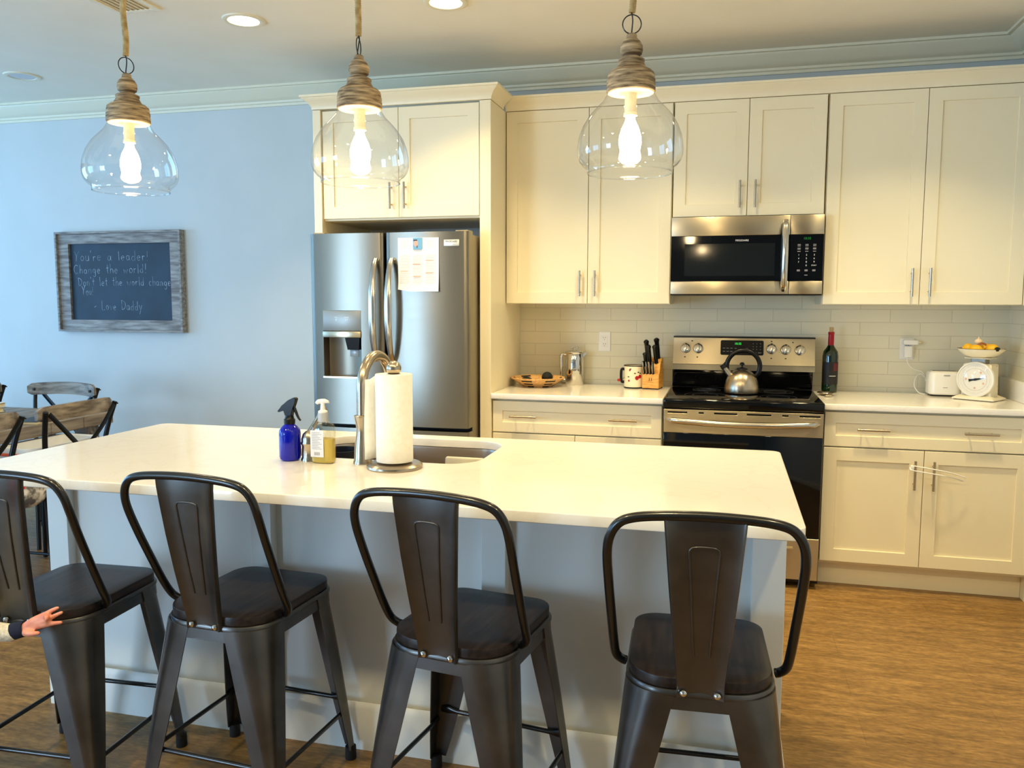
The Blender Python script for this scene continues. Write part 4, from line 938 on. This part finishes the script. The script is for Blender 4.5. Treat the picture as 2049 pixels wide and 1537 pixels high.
# ------------------------------------------------------------------ bar stools
SEAT = .572
def make_stool(label):
    t = thing('bar_stool', label, 'bar stool', (0,0,0), 0, 'metal bar stools along the island')
    a, b_ = .162, .194
    bm = BM()
    def lo(d, z, r_=.098):
        A, B, P = a-d, b_-d, []
        for sx, sy, t0, rr in ((1,1,0,.062-d),(-1,1,90,.062-d),(-1,-1,180,r_-d),(1,-1,270,r_-d)):
            for k in range(13):
                q = math.radians(t0+90*k/12); P.append((sx*(A-rr)+rr*math.cos(q), sy*(B-rr)+rr*math.sin(q), z))
        return P
    loft(bm, [lo(.002,.546), lo(0,.548), lo(0,.5685), lo(.001,.5708), lo(.004,SEAT), lo(.05,SEAT-.0008)]); obj('seat', bm, espresso, t)
    bm = BM()
    loft(bm, [lo(.012,.546), lo(-.004,.546), lo(-.007,.541), lo(-.007,.535), lo(-.004,.531), lo(-.006,.502), lo(-.002,.500), lo(.002,.502), lo(.003,.540), lo(.012,.543)], False, False)
    obj('seat_frame', bm, gun, t)
    # folded sheet legs
    for sx in (-1, 1):
        for sy in (-1, 1):
            ytop, ybot = .199, (.197 if sy > 0 else .222)
            zs = [.536,.50,.46,.40,.30,.20,.10,.035]
            outer, inner = [], []
            for z in zs:
                q = (.536-z)/.536
                X = .169+(.226-.169)*q; Y = ytop+(ybot-ytop)*q
                wd = .088*(1-q)**.8+.026 if z < .51 else .125
                if z > .51: wd = .115
                rc = .076*(1-q)**1.6+.012
                wd = max(wd, rc+.006)
                def sec(off):
                    P = [(X-wd, Y-off)]
                    n = 7
                    for k in range(n+1):
                        an = PI/2*(1-k/n)
                        P.append((X-rc+(rc-off)*math.cos(an), Y-rc+(rc-off)*math.sin(an)))
                    P.append((X-off, Y-wd))
                    return P
                o_, i_ = sec(0), sec(.0035)
                outer.append([(sx*x, sy*y, z) for x, y in o_]+[(sx*x, sy*y, z) for x, y in reversed(i_)])
            bm = BM(); loft(bm, outer)
            lg = obj('leg', bm, gun, t, angle=50)
            bm = BM(); cxf, cyf = sx*(.226-.014), sy*(ybot-.014)
            lathe(bm, [(0,0),(.0165,0),(.0175,.004),(.0165,.040),(0,.040)], 16, (cxf, cyf, 0)); obj('rubber_foot', bm, rubber, lg)
    def brace(p0, p1):
        bm = BM(); P0, P1 = Vector(p0), Vector(p1)
        tube(bm, [P0+(P1-P0)*q for q in (0,.06,.09,.13,.87,.91,.94,1)], [(.003,.011),(.003,.011),(.005,.009),(.0068,.0068),(.0068,.0068),(.005,.009),(.003,.011),(.003,.011)], 12, sq=(p1[1]-p0[1], p1[0]-p0[0], 0))
        return obj('footrest_bar', bm, gun_d, t)
    brace((-.196,.188,.187), (.196,.188,.187)); brace((-.196,-.203,.170), (.196,-.203,.170))
    brace((.201,.178,.158), (.201,-.196,.158)); brace((-.201,.178,.158), (-.201,-.196,.158))
    for s in (-1, 1):
        bm = BM(); loft(bm, [[(x+dx, y+dy, z) for dx, dy, z in ((-.009,-.009*s,.484),(.009,.009*s,.484),(.009,.009*s,.488),(-.009,-.009*s,.488))] for x, y in ((-.128,.150*s),(.128,-.150*s))]); obj('under_brace', bm, gun_d, t)
    # hoop back
    half = [(.170,-.085,.556),(.180,-.088,.560),(.193,-.100,.578),(.197,-.125,.620),(.2005,-.165,.700),(.204,-.208,.790),(.2055,-.238,.862),(.199,-.250,.905),(.180,-.256,.935),(.148,-.259,.949),(.09,-.260,.956),(0,-.260,.959)]
    full = half+[(-x, y, z) for x, y, z in reversed(half[:-1])]
    bm = BM(); cp_ = catmull(full, 7); tube(bm, cp_, .0108, 16); obj('back_hoop', bm, gun_d, t)
    bm = BM()
    rows = []
    for z, y, hw in ((.950,-.262,.0855),(.930,-.262,.084),(.900,-.259,.0815),(.80,-.246,.0735),(.70,-.230,.0645),(.62,-.215,.057),(.590,-.209,.0545),(.572,-.2055,.0530),(.556,-.2035,.0525),(.534,-.2035,.0525)):
        def pt(u, dy): return (hw*u, y+dy, z)
        rows.append([pt(-1,.010), pt(-1,-.002), pt(-.96,-.006), pt(-.90,-.003), pt(-.5,.003), pt(0,.005), pt(.5,.003), pt(.90,-.003), pt(.96,-.006), pt(1,-.002), pt(1,.010), pt(.93,.002), pt(.5,.0065), pt(0,.0085), pt(-.5,.0065), pt(-.93,.002)])
    loft(bm, rows)
    def sp(u, z):
        tb = [(.572,-.2055),(.62,-.215),(.70,-.230),(.80,-.246),(.90,-.259),(.95,-.262)]
        for (z0, y0), (z1, y1) in zip(tb, tb[1:]):
            if z0 <= z <= z1: return (u, y0+(y1-y0)*(z-z0)/(z1-z0)+.0035-abs(u)*.02, z)
        return (u, -.262, z)
    R = [sp(.017,.635), sp(.021,.70), sp(.026,.79), sp(.031,.862), sp(.0315,.880), sp(.026,.888), sp(.015,.8905), sp(0,.891)]
    Lh = [(-x, y, z) for x, y, z in reversed(R[:-1])]
    tube(bm, catmull(R+Lh, 4), .0026, 8)
    obj('back_splat', bm, gun, t, angle=50)
    for x, y, z, ax in ((-.0365,-.207,.545,'y'),(.0365,-.207,.545,'y'),(.173,-.085,.552,'x'),(-.173,-.085,.552,'x')):
        bm = BM(); pr = [(0,.007),(.0045,.006),(.0075,.003),(.008,0)]
        loops = []
        for r_, h_ in pr:
            r_ = max(r_, 1e-5)
            if ax == 'y': loops.append([(x+r_*math.cos(k*PI/8), y-h_, z+r_*math.sin(k*PI/8)) for k in range(16)])
            else:
                s = 1 if x > 0 else -1
                loops.append([(x+s*(h_+.0), y+r_*math.cos(k*PI/8), z+r_*math.sin(k*PI/8)) for k in range(16)])
        loft(bm, loops, False, True); obj('bolt', bm, chrome, t)
    return t
STOOLS = [((.256,-2.869), 3.0, 'rightmost metal bar stool, turned squarely to the island end'),
          ((-.330,-2.834), -8.2, 'metal bar stool second from the right, before the paper towels'),
          ((-1.010,-2.812), -3.8, 'metal bar stool second from the left, below the spray bottle'),
          ((-1.538,-2.909), 3.0, 'leftmost metal bar stool, cut by the frame, with the child reaching to it')]
st0 = None
for (x, y), a, lab_ in STOOLS:
    if st0 is None: st0 = make_stool(lab_); o = st0
    else: o = dup(st0, label=lab_)
    o.location = (x, y, 0); o.rotation_euler = (0, 0, math.radians(a))

# ------------------------------------------------------------------ pendant lamps
pglass = thin_glass('pendant_glass', (.975,.985,.985,1), .06, 0, .75, 3.2)
bulb_m = emit('warm_bulb', (255,222,168), 122)
pwood = noise_col(mat('weathered_turned_wood', (160,136,100), .8), (100,80,56), (196,174,136), scale=(4,4,30), nscale=4, detail=8, lo=.38, hi=.66, bump=.8)
rope = noise_col(mat('jute_rope', (196,166,112), .9), (166,136,84), (214,188,134), nscale=40, bump=.3)
def make_pendant(label):
    t = thing('pendant_lamp', label, 'pendant lamp', (0,0,0), 0, 'glass pendant lamps over the island')
    g_ = [(.067,.010),(.069,0),(.081,-.020),(.101,-.040),(.121,-.062),(.138,-.090),(.149,-.120),(.1535,-.150),(.1530,-.172),(.147,-.190),(.137,-.202),(.130,-.207),(.1255,-.212),(.1235,-.221),(.1245,-.224)]
    bm = BM(); lathe(bm, g_, 64); obj('glass_shade', bm, pglass, t)
    bm = BM(); ring(bm, (0,0,-.223), .1235, .0018, 'z', 64, 8); obj('shade_lip', bm, pglass, t)
    bm = BM()
    lathe(bm, [(0,.006),(.0685,.006),(.0705,.009),(.0705,.026),(.0680,.029),(.0700,.032),(.0700,.040),(.0672,.043),(.0685,.047),(.0665,.058),(.058,.066),(.047,.070),(.0405,.080),(.036,.089),(.0385,.092),(.0385,.097),(.034,.100),(.024,.103),(.0225,.108),(.030,.113),(.0325,.124),(.0315,.136),(.025,.148),(.0155,.158),(.0150,.166),(.012,.170),(0,.170)], 48)
    obj('turned_cap', bm, pwood, t)
    bm = BM(); lathe(bm, [(0,.004),(.0655,.004),(.0655,.006),(0,.006)], 40); obj('cap_underside', bm, cream_en, t)
    bm = BM(); lathe(bm, [(0,.004),(.017,.004),(.0175,-.050),(.020,-.052),(.020,-.060),(.014,-.062),(0,-.062)], 24); obj('socket', bm, cream_en, t)
    bm = BM(); lathe(bm, [(0,-.062),(.013,-.062),(.015,-.075),(.026,-.098),(.032,-.120),(.033,-.138),(.029,-.157),(.018,-.171),(0,-.177)], 28); obj('bulb', bm, bulb_m, t)
    bm = BM(); ring(bm, (0,0,.197), .0265, .0018, 'y', 36, 8); tube(bm, catmull([(0,0,.168),(0,.004,.176),(.002,0,.205),(.0,-.003,.222),(-.003,.002,.234)]), .002, 8); obj('chain_ring', bm, gun_d, t)
    bm = BM(); n = 150; H = 2.74-2.0015
    loft(bm, [[(( .0092+(.0012 if k % 2 else 0))*math.cos(q)+.003*math.sin(k*.11), (.0092+(.0012 if k % 2 else 0))*math.sin(q), .229+(H-.229)*k/n) for q in [2*PI*j/12 for j in range(12)]] for k in range(n+1)])
    obj('rope_cord', bm, rope, t, angle=60)
    bm = BM(); lathe(bm, [(0,H-.028),(.03,H-.026),(.062,H-.012),(.065,H-.0005),(0,H-.0005)], 32); obj('canopy', bm, nickel, t)
    return t
pd0 = None
for x, rz, lab_ in ((-1.700, 65, 'left glass pendant lamp hanging before the blue wall'), (-.842, 100, 'middle glass pendant lamp hanging before the refrigerator cabinet'), (.0124, 10, 'right glass pendant lamp hanging before the tall wall cabinet')):
    if pd0 is None: pd0 = make_pendant(lab_); o = pd0
    else: o = dup(pd0, label=lab_)
    o.location = (x, -2.385, 2.0015); o.rotation_euler = (0, 0, math.radians(rz))

# ------------------------------------------------------------------ chalkboard
t = thing('chalkboard', 'wood-framed chalkboard with handwritten message on the blue wall', 'chalkboard', (-3.735, 0, 1.528))
fw_ = noise_col(mat('grey_weathered_wood', (140,134,126), .65), (112,104,98), (168,162,154), scale=(2,10,14), nscale=4, detail=6, bump=.3)
HW, HH = .502, .343
def frect(x0, x1, z0, z1): return [(x0,z0),(x1,z0),(x1,z1),(x0,z1)]
me = plate([frect(-HW,HW,-HH,HH), frect(-HW+.014,HW-.014,-HH+.014,HH-.014)], .052, .001); to_front(me, y=-.026); obj('outer_rim', me, fw_, t)
me = plate([frect(-HW+.014,HW-.014,-HH+.014,HH-.014), frect(-HW+.094,HW-.094,-HH+.082,HH-.082)], .020, .001); to_front(me, y=-.021); obj('frame', me, fw_, t)
slate = noise_col(mat('chalkboard_slate', (16,38,54), .6), (12,34,50), (24,48,66), nscale=5, detail=5)
bm = BM(); box(bm, -HW+.02, HW-.02, -.012, -.002, -HH+.02, HH-.02); obj('board', bm, slate, t)
def arcp(cx_, cy_, rx_, ry_, a0, a1, n=9): return [(cx_+rx_*math.cos(math.radians(a0+(a1-a0)*k/n)), cy_+ry_*math.sin(math.radians(a0+(a1-a0)*k/n))) for k in range(n+1)]
GL = {
 'Y': (.62, [[(0,1),(.28,.5)],[(.6,1),(.28,.5),(.2,0)]]), 'o': (.5, [arcp(.25,.25,.2,.25,90,450)]),
 'u': (.5, [[(.05,.5)]+arcp(.23,.17,.18,.17,180,340)+[(.42,.5),(.44,0)]]), "'": (.2, [[(.1,1),(.06,.8)]]),
 'r': (.4, [[(.06,.5),(.08,0)], [(.08,.3)]+arcp(.24,.3,.15,.18,160,40)]), 'e': (.5, [[(.06,.27),(.42,.29)]+arcp(.24,.25,.19,.24,10,320)]),
 'a': (.52, [arcp(.22,.24,.18,.23,50,390), [(.42,.46),(.42,.08),(.5,0)]]), 'l': (.22, [[(.1,1),(.12,0)]]),
 'd': (.55, [arcp(.24,.23,.19,.22,50,390), [(.46,1),(.45,0)]]), '!': (.28, [[(.14,1),(.12,.35)], [(.12,.06),(.13,0)]]),
 'C': (.7, [arcp(.38,.5,.34,.5,50,310)]), 'h': (.5, [[(.06,1),(.08,0)], [(.08,.28)]+arcp(.26,.28,.16,.2,170,0)+[(.43,0)]]),
 'n': (.5, [[(.05,.5),(.07,0)], [(.07,.28)]+arcp(.25,.28,.16,.2,170,0)+[(.43,0)]]),
 'g': (.5, [arcp(.22,.26,.18,.22,50,390), [(.42,.46),(.42,-.2)]+arcp(.24,-.22,.18,.2,0,-160)]),
 't': (.42, [[(.2,.9),(.2,.08),(.3,0)], [(.02,.55),(.38,.57)]]), 'w': (.66, [[(.03,.5),(.16,0),(.3,.4),(.44,0),(.62,.5)]]),
 'D': (.75, [[(.1,1),(.12,0)], [(.0,.96)]+arcp(.12,.5,.58,.48,85,-88)]), 'L': (.6, [[(.1,1),(.08,0),(.55,.04)]]),
 'v': (.48, [[(.03,.5),(.22,0),(.44,.52)]]), 'y': (.5, [[(.03,.5),(.22,.05)], [(.44,.5),(.1,-.4)]]),
 '-': (.5, [[(.08,.3),(.42,.42)]]), 'c': (.45, [arcp(.26,.25,.2,.25,50,310)]), ' ': (.55, [])}
rnd = random.Random(3)
def write(line, x0, x1, zc, h):
    tot = sum(GL[c][0]+.14 for c in line); k = (x1-x0)/tot
    bm = BM(); x = x0
    for c in line:
        wd_, strokes = GL[c]; dz = rnd.uniform(-.04, .04)*h; sc_ = rnd.uniform(.92, 1.08)
        for s_ in strokes:
            P = [Vector((x+px_*k*sc_+rnd.uniform(-1,1)*.0006, -.0122, zc-h*.4+dz+pz_*h*sc_)) for px_, pz_ in s_]
            tube(bm, P, [(.0013,.0005)]*len(P), 6, sq=(0,0,1) if abs(P[-1].z-P[0].z) < abs(P[-1].x-P[0].x) else (1,0,0))
        x += (wd_+.14)*k
    return bm
chalk = noise_col(mat('chalk', (176,190,200), .95), (110,124,134), (190,204,212), nscale=30)
X0c, Z0c = 3.735, -1.528
for line, x0, x1, z, h in (("You're a leader!", -4.11, -3.50, 1.700, .068), ("Change the world!", -4.12, -3.52, 1.612, .062), ("Don't let the world change", -4.09, -3.335, 1.525, .058), ("You!", -4.06, -3.96, 1.462, .058), ("- Love Daddy", -3.97, -3.57, 1.362, .066)):
    obj('chalk_writing', write(line, x0+X0c, x1+X0c, z+Z0c, h), chalk, t)

# ------------------------------------------------------------------ dining corner
tw = noise_col(mat('reclaimed_wood', (128,116,102), .6), (92,82,70), (158,146,130), scale=(1.5,12,12), nscale=4, detail=7, bump=.3)
tw_table = noise_col(mat('reclaimed_table_wood', (128,116,102), .55), (98,86,74), (152,138,122), scale=(12,1.2,16), nscale=3, detail=7, bump=.2)
tw_top = noise_col(mat('bleached_table_top', (168,164,156), .4), (150,146,138), (184,180,172), scale=(1.2,10,1), nscale=4, detail=7)
t = thing('dining_table', 'chunky grey wooden dining table stacked with books by blue wall', 'table', (-3.985, -1.635, 0))
bm = BM()
for k in range(7): box(bm, -.84, .84, -.80+k*.2286+.001, -.80+(k+1)*.2286-.001, .694, .760, .004, 1)
obj('tabletop', bm, tw_table, t)
for sx in (-1,1):
    for sy in (-1,1): bm = BM(); box(bm, sx*.74-.045, sx*.74+.045, sy*.70-.045, sy*.70+.045, 0, .693, .005); obj('leg', bm, tw, t)
def make_chair(label):
    t = thing('dining_chair', label, 'chair', (0,0,0), 0, 'cross-back dining chairs')
    bm = BM(); loft(bm, [[(x, y, z) for x, y in rrect(.20-d, .20-d, .10, 8)] for d, z in ((.004,.445),(0,.449),(0,.465),(.006,.470),(.05,.466))]); obj('seat', bm, tw, t)
    bm = BM(); ring(bm, (0,0,.436), .178, .010, 'z', 40, 8); obj('seat_ring', bm, blackpl, t)
    for s in (-1,1):
        bm = BM(); tube(bm, catmull([(s*.185,-.215,0),(s*.180,-.200,.22),(s*.178,-.190,.44),(s*.190,-.205,.60),(s*.212,-.232,.76),(s*.230,-.262,.872)]), [(.0115,.0125)]*31, 12); tube(bm, [(s*.230,-.262,.864),(s*.244,-.268,.860)], .004, 8)
        obj('back_post', bm, blackpl, t)
        bm = BM(); tube(bm, catmull([(s*.195,.205,0),(s*.180,.185,.22),(s*.165,.165,.44)]), .0115, 12); obj('front_leg', bm, blackpl, t)
        bm = BM(); tube(bm, [(s*.189,.195,.16),(s*.183,-.205,.16)], .007, 8); obj('stretcher', bm, blackpl, t)
    rows = []
    for k in range(21):
        u = -1+k/10; x = .245*u; y = -.272+.052*u*u; hh = .037*(1-max(0, abs(u)-.86)**2*22); zc = .855+.010*(1-u*u)
        rows.append([(x, y-.009, zc-hh), (x, y-.010, zc), (x, y-.009, zc+hh), (x, y+.009, zc+hh), (x, y+.010, zc), (x, y+.009, zc-hh)])
    bm = BM(); loft(bm, rows); bmesh.ops.bevel(bm, geom=[e_ for e_ in bm.edges if e_.is_manifold and e_.calc_face_angle(0) > .8], offset=.003, segments=2, affect='EDGES'); rl_ = obj('top_rail', bm, tw, t)
    for s in (-1,1):
        bm = BM(); box(bm, s*.205-.007, s*.205+.007, -.224, -.216, .849, .863, .001, 1); obj('rail_nail', bm, blackmat, rl_)
        bm = BM(); tube(bm, catmull([(s*.215,-.268,.860),(s*.12,-.272,.76),(0,-.258-.006*s,.655),(-s*.12,-.236,.56),(-s*.170,-.205,.485)]), [(.0035,.0135)]*25, 10, sq=(0,1,0)); obj('cross_band', bm, blackpl, t)
    return t
ch0 = None
for x, y, a, lab_ in ((-3.62,-.93,180,'cross-back chair at the far side of table, grey rail fully visible'), (-4.32,-.93,180,'cross-back chair at the far side of table, only its rail end in the frame'),
                      (-3.085,-1.425,90,'cross-back chair at near side of table with booster seat on it'), (-3.085,-2.02,90,'cross-back chair at near side of table, cut by the left frame edge')):
    if ch0 is None: ch0 = make_chair(lab_); o = ch0
    else: o = dup(ch0, label=lab_)
    o.location = (x, y, 0); o.rotation_euler = (0, 0, math.radians(a))
t = thing('booster_seat', 'white baby booster seat with orange stripe strapped on dining chair', 'booster seat', (-3.045, -1.42, .4705))
white_soft = noise_col(mat('soft_white_plastic', (232,230,226), .5), (226,224,220), (238,236,232), nscale=4)
def rr3(a, b_, r_, z, dx=0): return [(x+dx, y, z) for x, y in rrect(a, b_, r_, 8)]
bm = BM(); loft(bm, [rr3(.12,.15,.06,0), rr3(.130,.185,.07,.05), rr3(.135,.215,.07,.12), rr3(.135,.235,.07,.205), rr3(.130,.232,.068,.215), rr3(.105,.205,.06,.212), rr3(.095,.180,.06,.10), rr3(.08,.14,.05,.085)]); obj('shell', bm, white_soft, t)
bm = BM(); loft(bm, [rr3(.1365,.2365,.071,.178), rr3(.1380,.238,.072,.181), rr3(.1380,.238,.072,.189), rr3(.1365,.2365,.071,.192)], False, False); obj('stripe', bm, mat('orange_plastic', (232,92,40), .45), t)
pad = noise_col(mat('grey_patterned_cushion', (200,196,190), .8), (96,96,98), (226,222,216), nscale=16, detail=3, lo=.42, hi=.55)
bm = BM(); ball(bm, (.10,-.250,.02), .105, sx=.75, sy=1.15, sz=.80, seg=28); fs_ = obj('fabric_skirt', bm, pad, t)
bm = BM(); tube(bm, catmull([(.13,-.33,.09),(.16,-.335,.075),(.17,-.33,.05)]), .006, 8); obj('red_tie', bm, mat('red_tie', (196,60,50), .7), fs_)
# books and papers on the table
covers = [((34,36,44),.022,'dark'),((224,216,196),.030,'cream'),((26,28,34),.012,'black'),((214,208,190),.026,'grey'),((228,224,210),.020,'white')]
labs = ['dark thick book at the bottom of the stack on the dining table', 'cream paged book second from bottom of the stack on dining table', 'thin black notebook in the middle of the stack on dining table', 'pale grey book with yellowed pages near top of the stack', 'white folded magazine on top of the stack on dining table']
z = .7605
pages = noise_col(mat('book_pages', (226,206,160), .8), (206,186,140), (236,220,180), scale=(1,1,60), nscale=6)
bx_, by_ = -3.47, -1.50
for (c_, h_, nm), lb_ in zip(covers, labs):
    a = rnd.uniform(-10, 14); k = thing('book', lb_, 'book', (bx_+rnd.uniform(-.015,.015), by_+rnd.uniform(-.015,.015), z), math.radians(a), 'books stacked on the dining table')
    cm = mat('cover_'+nm, c_, .5)
    bm = BM(); box(bm, -.145, .145, -.105, .105, 0, .003, .001, 1); box(bm, -.145, .145, -.105, .105, h_-.003, h_, .001, 1); box(bm, -.146, -.142, -.105, .105, 0, h_, .001, 1); obj('cover', bm, cm, k)
    bm = BM(); box(bm, -.141, .139, -.101, .101, .003, h_-.003); obj('pages', bm, pages, k)
    z += h_+.0006
t = thing('notebook', 'open spiral notebook lying beside the book stack on dining table', 'notebook', (-3.24, -1.30, .7605), math.radians(12))
bm = BM(); box(bm, -.07, .07, -.10, .10, 0, .012, .002); obj('pages', bm, pages, t)
bm = BM(); box(bm, -.072, .072, -.102, .102, .012, .014, .001, 1); obj('cover', bm, mat('cover_black', (26,28,34), .5), t)
t = thing('toy_tray', 'orange red plastic tray on the dining table at the left frame edge', 'tray', (-3.26, -1.80, .7605))
bm = BM(); loft(bm, [rr3(.09,.11,.03,0), rr3(.10,.12,.035,.03), rr3(.095,.115,.03,.03), rr3(.085,.105,.028,.006)]); obj('tray', bm, mat('orange_plastic', (232,92,40), .45), t)
t = thing('plastic_wrap', 'crumpled clear plastic wrapper on the dining table beside the books', 'wrapper', (-3.30, -1.02, .7605))
bm = BM(); rows = []
for j in range(9):
    rows.append([(-.07+.14*i/8, -.09+.18*j/8, max(.002, .018+rnd.uniform(-.016,.016))) for i in range(9)])
loft(bm, rows, closed=False); obj('film', bm, mat('plastic_film', (220,232,240), .1, Transmission_Weight=.5), t, smooth=False)

# ------------------------------------------------------------------ child reaching to the leftmost stool
skin = noise_col(mat('child_skin', (232,150,122), .5, Subsurface_Weight=.15, Subsurface_Radius=(.9,.3,.15), Subsurface_Scale=.01), (224,138,110), (238,162,134), nscale=30)
fleece = noise_col(mat('cream_fleece', (232,226,208), .95), (206,200,182), (242,238,224), nscale=120, bump=.8)
navyk = mat('navy_knit', (16,24,48), .9)
person = thing('person', 'small child in cream fleece sleeve with navy cuff reaching a hand to the leftmost stool', 'person', (-1.84, -3.30, 0))
PX, PY = 1.84, 3.30
def W(x, y, z): return (x+PX, y+PY, z)
def chain(bm, pts, rr, seg=14):
    P = catmull(pts, 5); n = len(P); m_ = len(rr)
    R = []
    for i in range(n):
        f = i/(n-1)*(m_-1); k = min(int(f), m_-2); R.append(rr[k]+(rr[k+1]-rr[k])*(f-k))
    tube(bm, P, R, seg)
    ball(bm, P[-1], R[-1]*.98, seg=12); ball(bm, P[0], R[0]*.98, seg=12)
def remeshed(o, vox, smooth=4):
    md = o.modifiers.new('union', 'REMESH'); md.mode = 'VOXEL'; md.voxel_size = vox; md.use_smooth_shade = True
    if smooth:
        ms = o.modifiers.new('soften', 'SMOOTH'); ms.iterations = smooth; ms.factor = .5
bm = BM()
HY = -3.130  # hand and cuff points traced from image pixels, then scaled about the camera
wr = (-1.487, HY-.004, .534)
palm_ends = [(-1.416,HY+.004,.581),(-1.417,HY,.573),(-1.414,HY-.003,.564),(-1.415,HY-.003,.554)]
for p in palm_ends: chain(bm, [W(*wr), W((wr[0]+p[0])/2-.004, HY-.002, (wr[2]+p[2])/2), W(*p)], [.0150,.0120,.0076], 12)
chain(bm, [W(-1.470,HY,.541), W(-1.440,HY+.002,.560)], [.015,.013], 12)
chain(bm, [W(-1.420,HY+.004,.580), W(-1.407,HY+.008,.588), W(-1.393,HY+.013,.5945)], [.0066,.0058,.0046], 10)      # little finger
chain(bm, [W(-1.420,HY,.572), W(-1.410,HY-.008,.578), W(-1.403,HY-.014,.576), W(-1.404,HY-.016,.571)], [.0068,.0062,.0056,.0048], 10)  # ring finger, bent
chain(bm, [W(-1.418,HY-.003,.562), W(-1.399,HY+.004,.574), W(-1.381,HY+.012,.583)], [.0070,.0060,.0048], 10)      # middle finger
chain(bm, [W(-1.419,HY-.003,.551), W(-1.401,HY+.004,.5545), W(-1.383,HY+.011,.5560)], [.0070,.0060,.0048], 10)     # forefinger
chain(bm, [W(-1.474,HY-.012,.529), W(-1.451,HY-.020,.531), W(-1.430,HY-.018,.5335)], [.0120,.0082,.0055], 10)     # thumb
EL, SH = (-1.628, -3.200, .545), (-1.752, -3.285, .670)
chain(bm, [W(*wr), W(-1.527,HY-.018,.525), W(*EL)], [.0145,.0175,.021], 14)
chain(bm, [W(*EL), W(*SH)], [.022,.028], 14)
chain(bm, [W(*SH), W(-1.84,-3.30,.70)], [.030,.040], 14)
chain(bm, [W(-1.84,-3.30,.42), W(-1.84,-3.30,.56), W(-1.84,-3.30,.68)], [.078,.082,.062], 18)
chain(bm, [W(-1.84,-3.30,.68), W(-1.838,-3.298,.745)], [.036,.032], 14)
for s in (-1, 1):
    chain(bm, [W(-1.84,-3.30+s*.045,.42), W(-1.835,-3.30+s*.055,.23), W(-1.84,-3.30+s*.055,.055)], [.058,.040,.027], 14)
    chain(bm, [W(-1.85,-3.30+s*.055,.024), W(-1.79,-3.30+s*.062,.018)], [.024,.018], 12)
chain(bm, [W(-1.84,-3.355,.675), W(-1.835,-3.400,.56), W(-1.80,-3.405,.47)], [.030,.024,.017], 14)
for k, dz in enumerate((-.012,-.004,.004,.012)): chain(bm, [W(-1.795,-3.405+dz,.462), W(-1.785,-3.405+dz*1.3,.440), W(-1.780,-3.402+dz*1.4,.422)], [.0075,.006,.005], 8)
chain(bm, [W(-1.800,-3.392,.462), W(-1.780,-3.385,.448)], [.0075,.0055], 8)
ball(bm, W(-1.838,-3.298,.835), .082, sx=.98, sy=.86, sz=1.02, seg=24); ball(bm, W(-1.800,-3.298,.800), .050, sx=.8, sy=.95, sz=.9, seg=20)
ball(bm, W(-1.754,-3.298,.815), .009, seg=10)
for s in (-1, 1): ball(bm, W(-1.845,-3.298+s*.071,.822), .017, sx=.7, sy=.4, sz=1.1, seg=12)
body = obj('body', bm, skin, person); remeshed(body, .0028, 3)
bm = BM(); chain(bm, [W(-1.519,HY-.012,.5255), W(-1.528,HY-.018,.524), W(*EL)], [.0225,.0240,.031], 18); chain(bm, [W(*EL), W(*SH)], [.031,.042], 18)
chain(bm, [W(-1.84,-3.30,.40), W(-1.84,-3.30,.54), W(-1.84,-3.30,.675)], [.092,.098,.074], 22); chain(bm, [W(*SH), W(-1.84,-3.30,.67)], [.042,.06], 18); chain(bm, [W(-1.84,-3.345,.665), W(-1.835,-3.400,.56), W(-1.806,-3.405,.485)], [.045,.034,.028], 16)
sw = obj('fleece_top', bm, fleece, person); remeshed(sw, .004, 4)
bm = BM(); c0, c1 = Vector(W(-1.523,HY-.013,.5245)), Vector(W(-1.484,HY-.004,.5355)); ax = (c1-c0)
tube(bm, [c0-ax*.02, c0, c0+ax*.15, c0+ax*.85, c1, c1-ax*.03, c0+ax*.4], [.018,.0215,.0228,.0215,.0200,.0165,.0165], 28); obj('cuff', bm, navyk, person)
bm = BM()
for s in (-1, 1): chain(bm, [W(-1.84,-3.30+s*.045,.42), W(-1.835,-3.30+s*.055,.23), W(-1.84,-3.30+s*.055,.075)], [.070,.052,.040], 16)
pn = obj('trousers', bm, navyk, person); remeshed(pn, .005, 3)
bm = BM(); ball(bm, W(-1.848,-3.298,.848), .086, sx=.98, sy=.90, sz=1.0, seg=24)
bmesh.ops.delete(bm, geom=[v_ for v_ in bm.verts if v_.co.x > W(-1.79,0,0)[0] and v_.co.z < .90 or v_.co.z < .80], context='VERTS')
hr = obj('hair', bm, mat('brown_hair', (84,56,36), .6), person); md = hr.modifiers.new('thickness', 'SOLIDIFY'); md.thickness = .006
for s in (-1, 1):
    bm = BM(); ball(bm, W(-1.7715,-3.298+s*.028,.832), .0085, seg=14); ey = obj('eye', bm, mat('eye_white', (238,238,236), .2), person)
    bm = BM(); ball(bm, W(-1.7650,-3.298+s*.028,.832), .0050, seg=12); obj('iris', bm, mat('iris_brown', (60,36,22), .2), ey)
bm = BM(); tube(bm, catmull([W(-1.764,-3.313,.793), W(-1.759,-3.298,.791), W(-1.764,-3.283,.793)]), .003, 8); obj('lips', bm, mat('lips', (190,96,86), .5), person)
